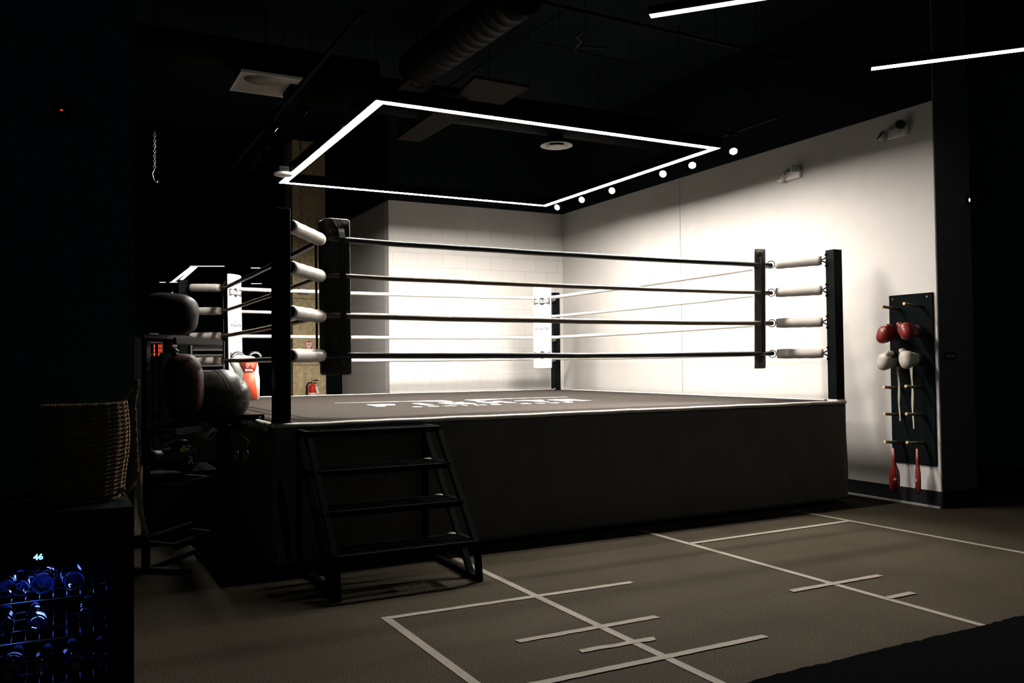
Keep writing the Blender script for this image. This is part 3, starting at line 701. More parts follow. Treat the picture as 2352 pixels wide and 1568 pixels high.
# ------------------------------------------------------------------ emergency lights on right wall
def emergency(px, py, label, dark=False):
    p = at(px, py, 0, WX); r = empty('emergency_light', p); tag(r, label, 'emergency light', 'twin-head emergency lights on the white wall')
    m = MT['plastic']; 
    obj('body', bx((-.055, -.12, -.055), (0, .12, .055), .012), m, r)
    for k, (yy, zz, rx) in enumerate(((.145, -.015, (0, math.radians(-60), math.radians(-25))), (-.075, .045, (0, math.radians(-78), math.radians(38))))):
        h = empty('h'); M = Matrix.Translation((-.075, yy, zz)) @ Euler(rx).to_matrix().to_4x4()
        bpy.data.objects.remove(h)
        if dark:
            bm = bmesh.new(); lathe(bm, [(0, -.045), (.035, -.04), (.055, .0), (.058, .035), (.05, .035), (0, .03)], 24); bm.transform(M); hd = obj('lamp_head', bm, MT['grey_plastic'], r, True)
            bm = bmesh.new(); lathe(bm, [(0, .032), (.048, .032), (.048, .035), (0, .035)], 24); bm.transform(M); obj('lens', bm, MT['print_d'], hd)
        else:
            bm = bmesh.new(); box(bm, (-.05, -.05, -.03), (.05, .05, .03), .012); bm.transform(M); hd = obj('lamp_head', bm, m, r)
            bm = bmesh.new()
            for i in range(-1, 3):
                for j in range(-1, 3): ellipsoid(bm, (-.016+i*.022-.0, -.016+j*.022-.0, .031), (.009, .009, .004), 8)
            bm.transform(M); obj('lens', bm, MT['grey_plastic'], hd)
        bm = bmesh.new(); tube(bm, [(-.02, yy*.75, zz*.6), (-.07, yy, zz)], .014, 10); obj('swivel', bm, m, r)
emergency(1826, 402, 'white twin-head emergency light on the wall, lenses facing the ring')
emergency(2065, 305, 'twin round-head emergency light near the top right corner of the white wall', True)

# wall switch and indicator on the wall end
p = at(2180, 819, 1, WE-.01); o = empty('wall_switch', p); tag(o, 'black wall switch plate on the charcoal wall end', 'switch')
obj('plate', bx((-.09, -.008, -.03), (.10, 0, .045), .003), MT['base'], o)
for k in (-.045, .0, .05): obj('toggle', bx((k-.008, -.018, -.005), (k+.008, -.008, .02)), MT['grey_plastic'], o)
p = at(2222, 460, 1, WE-.01); o = empty('indicator_lamp', p); tag(o, 'small glowing white indicator lamp high on the charcoal wall end', 'indicator lamp')
obj('base', bx((-.02, -.02, -.035), (.02, 0, .035), .004), MT['base'], o)
bm = bmesh.new(); ellipsoid(bm, (0, -.024, 0), (.008, .006, .02), 14); obj('bulb', bm, MT['tiny'], o)

# ------------------------------------------------------------------ glove rack on the wall
BX = WX-.022
by0, by1 = -.205, -.722
gr = empty('glove_rack', (WX, -.46, .43)); GO = Vector((WX, -.46, .43)); tag(gr, 'tall black wall board with pairs of wooden pegs for gloves', 'glove rack')
def gp(name, bm, m, par=None):
    bmesh.ops.translate(bm, verts=bm.verts, vec=-GO); return obj(name, bm, m, par or gr)
gp('board', bx((BX, by1, .425), (WX-.001, by0, 2.195), .002), MT['matte'])
ZP = [2.055, 1.78, 1.495, 1.215, .935, .645]; YP = [-.335, -.60]
for y in (by0-.045, by1+.06):
    gp('screw', tb([(BX+.001, y, 2.155), (BX-.004, y, 2.155)], .008, 10), MT['steel'])
for z in ZP:
    for y in YP:
        zz = z - (0.0 if y == YP[0] else -.012)
        pg = gp('peg', tb([(BX, y, zz-.012), (BX-.272, y, zz+.012)], .0155, 16), MT['darkwood'])
        gp('peg_tip', tb([(BX-.2725, y, zz+.012), (BX-.275, y, zz+.0122)], .0155, 16), MT['wood'], pg)

def glove_mesh():
    """glove along +X: cuff near 0, fist end near .30; thumb on +Y/top"""
    bm = bmesh.new()
    ellipsoid(bm, (.215, 0, .0), (.082, .074, .082), 28, .78)
    ellipsoid(bm, (.235, 0, -.018), (.066, .066, .072), 28, .85)
    ellipsoid(bm, (.135, 0, .0), (.085, .062, .070), 24, .85)
    tube(bm, [(.0, 0, 0), (.07, 0, 0), (.14, 0, 0)], .05, 24, True, [.052, .053, .058])
    tube(bm, [(.10, .030, .035), (.15, .045, .062), (.20, .040, .084), (.245, .026, .088)], .03, 16, True, [.026, .034, .033, .026])
    ellipsoid(bm, (.248, .026, .087), (.028, .026, .025), 14)
    return fuse(bm, .007, 5)
GM = glove_mesh()
def make_glove(mbody, mcuff, mtrim=None):
    r = empty('boxing_glove')
    obj_me('body', GM.copy(), mbody, r, True)
    obj('cuff', lathe(bmesh.new(), [(.048, 0), (.060, 0), (.062, .04), (.060, .085), (.052, .085), (.048, 0)], 28, Matrix.Rotation(PI/2, 4, 'Y') @ Matrix.Translation((0, 0, -.01))), mcuff, r, True)
    if mtrim:
        bm = bmesh.new(); ellipsoid(bm, (.165, .046, .072), (.062, .036, .034), 18); obj('thumb_panel', bm, mtrim, r, True)
    return r
redg = make_glove(MT['red'], MT['black_lth'])
whg = make_glove(MT['white_lth'], MT['black_lth'], MT['black_lth'])
def hang_glove(proto, y, z, label, group, first, mir=1, rx=0):
    g_ = proto if first else copy_tree(proto)
    g_.location = (BX-.055, y, z); g_.rotation_euler = (rx, 0, PI); g_.scale = (.88, .98*mir, 1.08)
    tag(g_, label, 'boxing glove', group); return g_
hang_glove(redg, YP[0], 1.775, 'red boxing glove with black cuff on the left peg of the wall board', 'boxing gloves on the wall board', True, 1, -.35)
hang_glove(redg, YP[1], 1.80, 'red boxing glove on the right peg, turned away in shadow', 'boxing gloves on the wall board', False, -1, .5)
hang_glove(whg, YP[0], 1.495, 'cream boxing glove with black thumb panel on the left peg of the wall board', 'boxing gloves on the wall board', True, 1, -.3)
hang_glove(whg, YP[1], 1.51, 'cream boxing glove with black thumb panel on the right peg of the wall board', 'boxing gloves on the wall board', False, -1, .2)
for px, y, z0, z1, nm in ((2067, -.40, 1.44, .87, 'pale wrap strap hanging below the left cream glove'), (2096, -.56, 1.44, .80, 'pale wrap strap hanging below the right cream glove')):
    bm = bmesh.new(); X = BX-.12
    for dy in (0, .014):
        pts = [(X, y+dy*(1-i/12)+.006*math.sin(i*.9+dy*90), z0+(z1-z0)*i/12) for i in range(13)]
        G = []
        for i, q in enumerate(pts): G.append([bm.verts.new((q[0]+.002*math.sin(i), q[1]-.007, q[2])), bm.verts.new((q[0], q[1]+.007, q[2]))])
        for i in range(12): bm.faces.new((G[i][0], G[i][1], G[i+1][1], G[i+1][0]))
    o = obj('wrist_strap', bm, MT['white_lth']); s = o.modifiers.new('t', 'SOLIDIFY'); s.thickness = .003; tag(o, nm, 'strap', 'pale straps hanging on the wall board')
def make_paddle():
    r = empty('striking_paddle')
    bm = bmesh.new(); prof = [(-.030, -.22), (-.050, -.27), (-.056, -.36), (-.048, -.45), (-.020, -.49), (.020, -.49), (.048, -.45), (.056, -.36), (.050, -.27), (.030, -.22), (.018, -.18), (.016, -.02), (-.016, -.02), (-.018, -.18)]
    prism(bm, prof, (0, 0, 0), (1, 0, 0), (0, 0, 1), .030); bmesh.ops.translate(bm, verts=bm.verts, vec=(0, .015, 0))
    bmesh.ops.bevel(bm, geom=bm.edges[:], offset=.009, segments=3, affect='EDGES')
    obj('pad', bm, MT['red'], r, True)
    obj('loop', tb([(0, 0, -.03), (.012, 0, .0), (.012, 0, .02), (0, 0, .035), (-.012, 0, .02), (-.012, 0, 0), (0, 0, -.03)], .004, 6), MT['strap'], r)
    bm = bmesh.new(); tube(bm, [(0, -.0165, -.35), (0, -.018, -.35)], .013, 16); bd = obj('round_badge', bm, MT['print_w'], r)
    bm = bmesh.new(); tube(bm, [(0, -.018, -.35), (0, -.0185, -.35)], .006, 12); obj('badge_mark', bm, MT['fire_red'], bd)
    return r
pd = make_paddle(); pd.location = (BX-.14, YP[0]+.0, .612); pd.rotation_euler = (0, 0, math.radians(-35))
tag(pd, 'red striking paddle with round white badge hanging from the lower left peg', 'paddle', 'red paddles on the wall board')
p2 = copy_tree(pd); p2.location = (BX-.12, YP[1], .624); p2.rotation_euler = (0, 0, math.radians(-125)); tag(p2, 'red striking paddle hanging from the lower right peg, turned edge-on', 'paddle', 'red paddles on the wall board')

# ------------------------------------------------------------------ floor tape
def tape(a, b, w, label, ragged=0):
    A, B = Vector((*a, 0)), Vector((*b, 0)); d = B-A; L = d.length; d.normalize(); s = Vector((-d.y, d.x, 0)); n = max(2, int(L/.05)); bm = bmesh.new(); G = []
    for i in range(n+1):
        e1 = ragged*noise.noise(Vector((i*.7, A.x*3, A.y)))*.006; e2 = ragged*noise.noise(Vector((i*.7, 5+A.x, A.y)))*.006
        q = d*(L*i/n); sk = (random.uniform(-.006, .012) if i in (0, n) else 0)
        G.append([bm.verts.new(q+s*(w/2+e1)+d*sk), bm.verts.new(q-s*(w/2+e2)-d*sk)])
    for i in range(n): bm.faces.new((G[i][1], G[i+1][1], G[i+1][0], G[i][0]))
    r = bmesh.ops.extrude_face_region(bm, geom=bm.faces[:])
    for v in r['geom']:
        if isinstance(v, bmesh.types.BMVert): v.co.z += .0018
    bmesh.ops.recalc_face_normals(bm, faces=bm.faces[:])
    TZc[0] += .0003
    o = obj('floor_tape', bm, MT['tape']); o.location = A+Vector((0, 0, .0005+TZc[0])); tag(o, label, 'floor tape', 'pale tape strips on the rubber floor')
TZc = [0]
TW = .052
tape((.310, -1.53), (.330, -3.2), TW, 'floor tape strip running from the left corner to the bottom edge')
tape((1.315, -.12), (1.330, -3.6), TW, 'longest floor tape line, starting under the ring steps and crossing three short bars')
tape((3.205, -.12), (3.205, -3.385), TW, 'middle long floor tape line toward the lower right')
tape((5.135, -.10), (5.215, -2.9), TW, 'far right floor tape line running off the right edge')
tape((.31, -1.56), (2.062, -1.60), TW, 'cross tape joining the left corner to the long line', 1)
tape((.785, -2.325), (1.72, -2.33), TW, 'upper short tape bar across the long line', 1)
tape((.995, -2.63), (1.462, -2.648), TW*.95, 'ragged shortest tape bar across the long line', 1.6)
tape((.30, -2.915), (2.01, -2.915), TW, 'lower long cross tape reaching the bottom edge', 1)
tape((3.21, -.815), (5.14, -.775), TW, 'cross tape joining the two right lines below the ring')
tape((2.82, -2.31), (3.665, -2.315), TW, 'short tape bar crossing the middle long line', 1)
tape((3.225, -2.73), (3.465, -2.727), TW, 'short tape stub right of the middle long line')
tape((-.375, .30), (-.50, 2.3), TW*.8, 'faint floor tape line in the dark left of the ring')
bm = bmesh.new(); n = 90; top = []
for i in range(n+1):
    x = .9+3.4*i/n; y = -3.40+.012*noise.noise(Vector((i*1.3, 0, 0)))+.008*random.uniform(-1, 1) + (-.0 if x > 1.5 else (x-1.5)*.12); top.append((x, y))
poly = top[::-1]+[(.9, -4.6), (4.3, -4.6)]
prism(bm, poly, (0, 0, .003), (1, 0, 0), (0, 1, 0), .014)
o = obj('turf_mat', bm, MT['turf']); tag(o, 'black mat with a ragged edge on the floor at the bottom right corner', 'mat')

# ------------------------------------------------------------------ pillar fittings
def onp(px, py): return at(px, py, 1, 9.0)
p = onp(714, 905); fe = empty('fire_extinguisher', (p.x, 8.89, p.z-.35)); tag(fe, 'red fire extinguisher with black handle hung on the concrete pillar', 'fire extinguisher')
hz = .35
bm = lt([(0, 0), (.07, 0), (.075, .01), (.075, hz+.10), (.068, hz+.14), (.035, hz+.18), (.022, hz+.19), (.022, hz+.21), (0, hz+.21)], 28); obj('cylinder', bm, MT['ext'], fe, True)
obj('label_band', lt([(.0755, hz-.02), (.0765, hz-.02), (.0765, hz+.03), (.0755, hz+.03)], 28), MT['plastic'], fe)
bm = bmesh.new(); tube(bm, [(-.01, 0, hz+.235), (.05, 0, hz+.25), (.11, 0, hz+.25)], .009, 8); obj('lever', bm, MT['black_metal'], fe)
bm = bmesh.new(); tube(bm, [(0, 0, hz+.215), (.06, 0, hz+.20), (.10, 0, hz+.17)], .008, 8); obj('carry_handle', bm, MT['black_metal'], fe)
obj('hose', tb([(-.02, -.02, hz+.21), (-.07, -.02, hz+.21), (-.105, -.02, hz+.16), (-.11, -.02, hz+.02), (-.10, -.02, hz-.15)], .013, 10), MT['black_metal'], fe)
obj('valve', tb([(0, 0, hz+.20), (0, 0, hz+.24)], .017, 10), MT['steel'], fe)
bm = bmesh.new(); prism(bm, [(0, 0), (.035, -.01), (.075, -.13), (.04, -.14), (.015, -.08)], (.03, -.079, hz+.15), (1, 0, 0), (0, 0, 1), -.002); obj('paper_tag', bm, MT['print_w'], fe)
bm = bmesh.new(); prism(bm, [(0, 0), (.03, 0), (.06, -.08), (.03, -.085)], (.045, -.06, hz+.19), (1, 0, 0), (0, 0, 1), -.002); obj('paper_tag', bm, MT['wood'], fe)
obj('wall_hook', bx((-.02, .0, hz+.12), (.02, .11, hz+.15)), MT['black_metal'], fe)
p = onp(709, 790); fs = empty('fire_sign', (p.x, 8.998, p.z)); tag(fs, 'small red and white sign reading FIRE on the concrete pillar', 'sign')
obj('plate', bx((-.060, -.004, -.10), (.060, 0, .055), .001), MT['fire_red'], fs)
bm = bmesh.new(); prism(bm, [(-.05, .045), (-.05, -.04), (-.022, -.06), (-.022, -.095), (.022, -.095), (.022, -.06), (.05, -.04), (.05, .045), (0, .018)], (0, -.0045, 0), (1, 0, 0), (0, 0, 1), .0008); obj('arrow_panel', bm, MT['print_w'], fs)
FM = lambda y, z: Matrix.Translation((0, y, z)) @ Matrix.Rotation(PI/2, 4, 'X')
lettering('lettering', 'FIRE', .045, FM(-.0062, -.015), MT['fire_red'], fs, bold=.001, sx=.9)
bm = bmesh.new(); tube(bm, [(0, -.0055, -.075), (0, -.0065, -.075)], .008, 10); obj('flame_mark', bm, MT['print_d'], fs)
p = onp(694, 668); jb = empty('outlet_box', (p.x, 9.0, p.z)); tag(jb, 'metal outlet box at the lower end of the conduit on the concrete pillar', 'outlet box')
obj('box_body', bx((-.085, -.06, -.055), (.085, 0, .055), .008), MT['grey_plastic'], jb); obj('socket_plate', bx((-.06, -.066, -.038), (.06, -.06, .038), .003), MT['plastic'], jb)
for k in (-.03, .03): obj('socket', bx((k-.014, -.068, -.014), (k+.014, -.0655, .014)), MT['print_d'], jb)
o = obj('conduit', tb([(0, 0, 0), (0, 0, CZ-p.z-.055)], .011, 10), MT['cream_pipe']); o.location = (p.x-.02, 8.985, p.z+.055); tag(o, 'pale vertical conduit running up the concrete pillar to the ceiling', 'conduit')

# ------------------------------------------------------------------ body shield on the ring
shp = at(571, 915, 1, 5.08)
sh = empty('body_shield', (shp.x-.01, 5.03, D+.006)); sh.scale = (.94, .94, .94); tag(sh, 'red and white body shield with black shoulder straps standing by the far left ring corner', 'body shield')
bm = bmesh.new(); prism(bm, [(-.12, .0), (.15, .0), (.15, .30), (.12, .44), (.12, .56), (.06, .60), (-.06, .60), (-.16, .62), (-.24, .58), (-.25, .50), (-.17, .40), (-.13, .25)], (0, .05, 0), (1, 0, 0), (0, 0, 1), .07)
bmesh.ops.bevel(bm, geom=bm.edges[:], offset=.014, segments=3, affect='EDGES'); obj('body', bm, MT['pad_face'], sh, True)
bm = bmesh.new(); prism(bm, [(-.075, .012), (.125, .012), (.085, .24), (.075, .36), (.075, .375), (-.06, .375), (-.075, .24)], (0, -.018, 0), (1, 0, 0), (0, 0, 1), .035); bmesh.ops.bevel(bm, geom=bm.edges[:], offset=.008, segments=2, affect='EDGES'); obj('front_panel', bm, MT['red_pad'], sh, True)
bm = bmesh.new(); prism(bm, [(-.065, .383), (.078, .383), (.115, .50), (.10, .575), (-.14, .575), (-.115, .50)], (0, -.018, 0), (1, 0, 0), (0, 0, 1), .035); bmesh.ops.bevel(bm, geom=bm.edges[:], offset=.008, segments=2, affect='EDGES'); bp_ = obj('brand_panel', bm, MT['red_pad'], sh, True)
lettering('lettering', 'RIVAL', .042, FM(-.0555, .405), MT['print_w'], sh, bold=.001)
bm = bmesh.new()
for sg in (-1, 1):
    tube(bm, [(.01+sg*.012+sg*.034*math.sin(t), -.056, .468+.034*math.cos(t)) for t in [.3+k*.26 for k in range(10)]], .0042, 6)
    tube(bm, [(.01+sg*.006, -.056, .495), (.01+sg*.026, -.056, .470), (.01+sg*.012, -.056, .445)], .0036, 6)
obj('emblem', bm, MT['print_w'], sh)
for cxs in (-.14, .09):
    bm = bmesh.new(); tube(bm, [(cxs+.075*math.cos(t), .0, .585+.065*math.sin(t)) for t in [k*PI/10 for k in range(11)]], .020, 10); obj('shoulder_strap', bm, MT['black_lth'], sh, True)
    bm = bmesh.new(); tube(bm, [(cxs+.075*math.cos(t), -.02, .585+.058*math.sin(t)) for t in [k*PI/10 for k in range(11)]], .005, 8); obj('strap_piping', bm, MT['pad_face'], sh)

# ------------------------------------------------------------------ far things between the ropes at left
def far(px0, py0, px1, py1, y):
    a, b = at(px0, py0, 1, y), at(px1, py1, 1, y); return a.x, b.x, b.z, a.z
x0, x1, z0, z1 = far(442, 790, 513, 862, 10)
sk = empty('pad_shelf', (x0, 10, 0)); tag(sk, 'grey shelving stacked with folded pads beyond the far left ring corner', 'shelf')
obj('frame', bx((-.03, .0, 0), (0, .4, z1+.05)), MT['grey_plastic'], sk); obj('frame', bx((x1-x0, .0, 0), (x1-x0+.03, .4, z1+.05)), MT['grey_plastic'], sk)
for i in range(4): obj('shelf_board', bx((0, 0, z0+(z1-z0)*i/4), (x1-x0, .4, z0+(z1-z0)*i/4+.02)), MT['black_metal'], sk)
k = 0
for i in range(4):
    for j in range(2):
        zz = z0+(z1-z0)*i/4+.021+j*.045
        if zz+.04 > z1+.02: continue
        o = obj('folded_pad', bx((0.01, .0, 0), (x1-x0-.01, .38, .040), .008), MT['greybar' if (i+j) % 2 else 'pad_back']); o.location = (x0, 10.01, zz)
        tag(o, 'folded grey pad on the far shelving, %s' % ('bottom', 'second', 'third', 'top')[i] + ' board' + (', upper one' if j else ', lower one'), 'pad', 'folded pads on the far shelving')
x0, x1, z0, z1 = far(332, 784, 377, 822, 10)
ck = empty('gym_timer', (x0, 10.2, z0)); tag(ck, 'gym timer with red digits in a pale frame in the far left dark', 'timer')
w, h = x1-x0, z1-z0
bm = bmesh.new(); box(bm, (0, 0, h-.02), (w, .1, h)); box(bm, (0, 0, .06), (w, .1, .07)); box(bm, (0, 0, 0), (.012, .1, h)); box(bm, (w-.012, 0, 0), (w, .1, h)); obj('frame', bm, MT['mesh_panel'], ck)
obj('back', bx((.012, .05, .0), (w-.012, .09, h-.02)), MT['cooler'], ck)
for u in (.56, .80, .90):
    bm = bmesh.new()
    for t in range(3): tube(bm, [(w*u, .03, .04+t*h*.25), (w*u, .03, .04+t*h*.25+h*.20)], .009, 6)
    obj('digit', bm, MT['clock_led'], ck)
obj('stand', bx((w/2-.02, .05, -z0), (w/2+.02, .09, 0)), MT['black_metal'], ck)
x0, x1, z0, z1 = far(341, 757, 371, 786, 10.2)
o = obj('white_board_box', bx((0, .05, z0+.02), (x1-x0-.06, .3, z0+.16), .01), MT['mesh_panel']); o.location = (x0+.01, 10.1, .0); o.data.transform(Matrix.Translation((0, 0, 0)))
tag(o, 'pale box resting on top of the far red-digit timer', 'box')
x0, x1, z0, z1 = far(397, 757, 415, 807, 9.5)
sb = empty('storage_shelf', (x0, 9.5, 0)); tag(sb, 'narrow pale storage shelf between the dark gloves at far left', 'shelf')
for i in range(5): obj('shelf_board', bx((0, 0, z0+(z1-z0)*i/5), (x1-x0, .3, z0+(z1-z0)*(i+.72)/5), .004), MT[('mesh_panel', 'greybar')[i % 2]], sb)
obj('base', bx((0, .02, 0), (x1-x0, .28, z0)), MT['cooler'], sb)
# dark standing punch bags that close off the far left floor
def bag(px, pyb, y, r, h, label):
    p = at(px, 830, 1, y); b = empty('standing_punch_bag', (p.x, y, 0)); tag(b, label, 'punch bag', 'black standing punch bags at far left')
    obj('base', lt([(0, 0), (r*1.5, 0), (r*1.5, .12), (r*.8, .28), (0, .28)], 28), MT['matte'], b, True)
    obj('bag', lt([(0, .28), (r*.95, .30), (r, .4), (r, h-.08), (r*.85, h), (0, h)], 28), MT['matte'], b, True)
bag(303, 0, 8.6, .28, 2.0, 'black standing punch bag beside the dark partition edge')
bag(386, 0, 8.8, .15, 1.75, 'narrow black standing punch bag between the two pale floor patches')
bag(452, 0, 8.2, .17, 1.2, 'short black standing punch bag beside the far ring post')

# ------------------------------------------------------------------ storage rack and leather goods at left
rk = empty('storage_rack', (-.85, .42, 0), -math.atan2(.62, .78)); tag(rk, 'dark steel rack with twin rails standing left of the ring', 'rack')
# local +Y runs along the rails
for x, yy in ((0, 0), (0, -.22)):
    bm = bmesh.new(); bar(bm, (x, yy, 0), (x, yy, 1.72), .045, .045, upv=(0, 1, 0)); obj('upright', bm, MT['rail'], rk)
bm = bmesh.new(); bar(bm, (-.1, 0, .02), (.36, 0, .02), .05, .04); bar(bm, (0, -.1, .02), (0, .8, .02), .05, .04); obj('foot', bm, MT['rail'], rk)
for z in (.235, .66, 1.06, 1.73):
    for x in (0, .26):
        bm = bmesh.new(); bar(bm, (x, -.05, z-(.03 if x else 0)), (x, .62, z-(.03 if x else 0)), .03, .055, bevel=.008); obj('rail', bm, MT['rail'], rk)
    for yy in (0, .5):
        bm = bmesh.new(); bar(bm, (0, yy, z-.015), (.26, yy, z-.03), .025, .025); obj('cross_bar', bm, MT['rail'], rk)
RM = Matrix.Translation((-.85, .42, 0)) @ Matrix.Rotation(-math.atan2(.62, .78), 4, 'Z')
def onrack(x, y, z): return RM @ Vector((x, y, z))
# big dark pad on the top rails
o = obj('punch_mitt', ellipsoid(bmesh.new(), (0, 0, .155), (.20, .22, .155), 36, .62), MT['mitt_lth'], None, True); o.location = onrack(.06, .20, 1.76); o.rotation_euler = (0, .08, -.2)
tag(o, 'large rounded black leather mitt on the top rails of the dark rack', 'mitt')
bm = bmesh.new(); tube(bm, [(.0, -.20*math.cos(t), .155+.165*math.sin(t)) for t in [k*PI/14 for k in range(2, 13)]], .006, 8); obj('piping', bm, MT['rail'], o)
# maroon bag
bm = bmesh.new(); ellipsoid(bm, (0, 0, .20), (.15, .14, .20), 32, .75); tube(bm, [(-.05, 0, .37), (-.07, 0, .41), (-.10, 0, .42)], .02, 10, True, [.03, .02, .012])
bmesh.ops.scale(bm, verts=bm.verts, vec=(1, 1, 1.3))
o = obj_me('leather_bag', fuse(bm, .012, 4), MT['maroon'], None, True); o.location = onrack(.13, .28, 1.092); tag(o, 'dark maroon leather bag with a knotted top on the rack below the black mitt', 'bag')
obj('knot', tb([(-.10, -.02, .533), (-.07, -.04, .552), (-.04, -.02, .535)], .012, 8), MT['maroon'], o)
# ball on its own stand
bs = at(531, 1060, 1, .75); STP = Vector((bs.x-.06, .75, 0))
stn = empty('ball_stand', STP); tag(stn, 'black steel stand with bracket arm holding the large leather ball', 'stand')
obj('post', bx((-.05, -.05, 0), (.05, .05, 1.0)), MT['black_metal'], stn); obj('foot', bx((-.2, -.2, 0), (.12, .2, .03), .005), MT['black_metal'], stn)
obj('tray', bx((-.24, -.09, 1.0), (.13, .09, 1.035), .004), MT['black_metal'], stn)
bm = bx((.055, -.12, 1.075), (.30, -.06, 1.12), .004); box(bm, (.05, -.115, 1.03), (.12, -.065, 1.08)); ar = obj('bracket_arm', bm, MT['black_metal'], stn)
obj('bolt', tb([(.265, -.12, 1.097), (.265, -.128, 1.097)], .011, 10), MT['steel'], ar)
bm = bmesh.new(); ellipsoid(bm, (0, 0, .185), (.19, .185, .185), 48)
for v in bm.verts:
    d = v.co-Vector((0, 0, .185)); a = math.atan2(d.x, d.z)
    w = abs(((a+PI+.25) % (PI/3))-(PI/6)); v.co -= d*(.03*math.exp(-((PI/6-w)/.05)**2)) + d*.012*noise.noise(d*30)
ball = obj('leather_ball', bm, MT['tan_lth'], None, True); ball.scale = (1.22, 1.22, 1.22); ball.location = STP+Vector((-.02, -.0, 1.036)); ball.rotation_euler = (0, 0, .2); tag(ball, 'large dark leather ball with stitched seams beside the near left ring post', 'ball')
bm = bmesh.new()
for a0 in (-.25+PI/3, -.25, -.25+2*PI/3):
    tube(bm, [Vector((math.sin(a0)*.1855*math.cos(t), -.1825*math.sin(t)*1.0, .185+math.cos(a0)*.1815*math.cos(t))) for t in [k*PI/20 for k in range(21)]], .0035, 6)
obj('stitching', bm, MT['strap'], ball)
# gloves on the lower shelves
BG = make_glove(MT['black_lth'], MT['white_lth']); pB = at(452, 965, 1, .55); BG.location = (pB.x-.10, .45, 1.085+.0); BG.rotation_euler = (0, math.radians(28), math.radians(180)); BG.rotation_euler = (.3, math.radians(-20), math.radians(165)); BG.location = onrack(.2, .62, 1.02)
tag(BG, 'black boxing glove with pale cuff drooping off the rack rails', 'boxing glove')
g0, g1 = at(484, 998, 1, .62), at(405, 938, 1, .80)
BG.location = g0; BG.rotation_euler = (g1-g0).to_track_quat('X', 'Z').to_euler(); BG.scale = (1.25, .95, .95)
o = obj('floor_hiding_box', bx((-.76, 1.36, 0), (-.12, 2.0, .62), .01), MT['matte']); tag(o, 'added black box hiding lit floor behind the dark rack', 'box')  # added dark box, covers the lit floor behind the rack
for zz in (.31,): obj('hand_hole', bx((-.50, 1.352, zz-.02), (-.38, 1.361, zz+.02), .003), MT['base'], o)
BB = make_glove(MT['black_lth'], MT['black_lth']); BB.location = onrack(.13, .30, .80)+Vector((-.26, 0, 0)); BB.rotation_euler = (0, math.radians(0), math.radians(20)); BB.scale = (1.25, 1.25, 1.25)
tag(BB, 'black boxing glove with yellow mark and white letter R on the middle rails', 'boxing glove')
pR = BB.matrix_basis
RL = lambda px, py: None
bm = bmesh.new(); prism(bm, [(0, 0), (.05, .006), (.062, .02), (.03, .026), (.035, .036), (.008, .028), (-.004, .014)], (.17, -.066, .045), (1, 0, 0), (0, 0, 1), .004); obj('yellow_mark', bm, MT['yellow'], BB)
me = text_mesh('R', .065, .002); me.transform(Matrix.Translation((.235, -.072, -.012)) @ Matrix.Rotation(PI/2, 4, 'X')); obj_me('letter', me, MT['print_w'], BB)
for k, px in enumerate((543, 566)):
    p = at(px, 1046, 1, .45); o = obj('steel_ring', tb([(.0, math.cos(t)*.028, math.sin(t)*.035) for t in [j*2*PI/20 for j in range(21)]], .004, 6, False), MT['steel']); 
    o.location = (p.x, .45, p.z); o.rotation_euler = (0, .2, .3); tag(o, ('left', 'right')[k]+' of two bright steel carabiner rings hanging off the stand below the ball', 'ring', 'steel rings on the ball stand')
    obj('strap', tb([(0, 0, .035), (STP.x-p.x+.03 if False else 0, .02, .12), (STP.x+.04-p.x, STP.y-.05-.45, .22)], .004, 6), MT['strap'], o)
# pale curved strip coloured as lit floor seen past the rack
pts = [at(*q, 1, .38) for q in ((322, 1070), (321, 1125), (324, 1180), (333, 1215), (340, 1235))]
bm = bmesh.new(); G = []
for q in pts: G.append([bm.verts.new(q+Vector((-.018, .0, 0))-pts[0]), bm.verts.new(q+Vector((.018, 0, 0))-pts[0])])
for i in range(len(pts)-1): bm.faces.new((G[i][0], G[i][1], G[i+1][1], G[i+1][0])).smooth = True
o = obj('lit_floor_strip', bm, MT['lit_floor_tan'], None, True); s = o.modifiers.new('t', 'SOLIDIFY'); s.thickness = .006; o.location = pts[0]; tag(o, 'tan strip painted as lit floor at the left end of the dark rack', 'strip')
p = at(355, 305, 1, 2.0); ch = empty('bag_chain', (p.x, 2.0, p.z)); tag(ch, 'steel chain and hook hanging from the dark ceiling at upper left', 'chain')
for i in range(14):
    bm = bmesh.new(); tube(bm, [(math.cos(t)*.010*(1 if i % 2 else 0), math.cos(t)*.010*(0 if i % 2 else 1), math.sin(t)*.017-.024*i) for t in [j*2*PI/12 for j in range(13)]], .0028, 5, False); obj('link', bm, MT['steel'], ch)
bm = bmesh.new(); tube(bm, [(0, 0, -.33), (-.02, 0, -.38), (-.0, 0, -.45), (.02, 0, -.46), (.03, 0, -.44)], .005, 6); obj('hook', bm, MT['steel'], ch)
obj('ceiling_rod', tb([(0, 0, .01), (0, 0, CZ-p.z)], .006, 6), MT['black_metal'], ch)

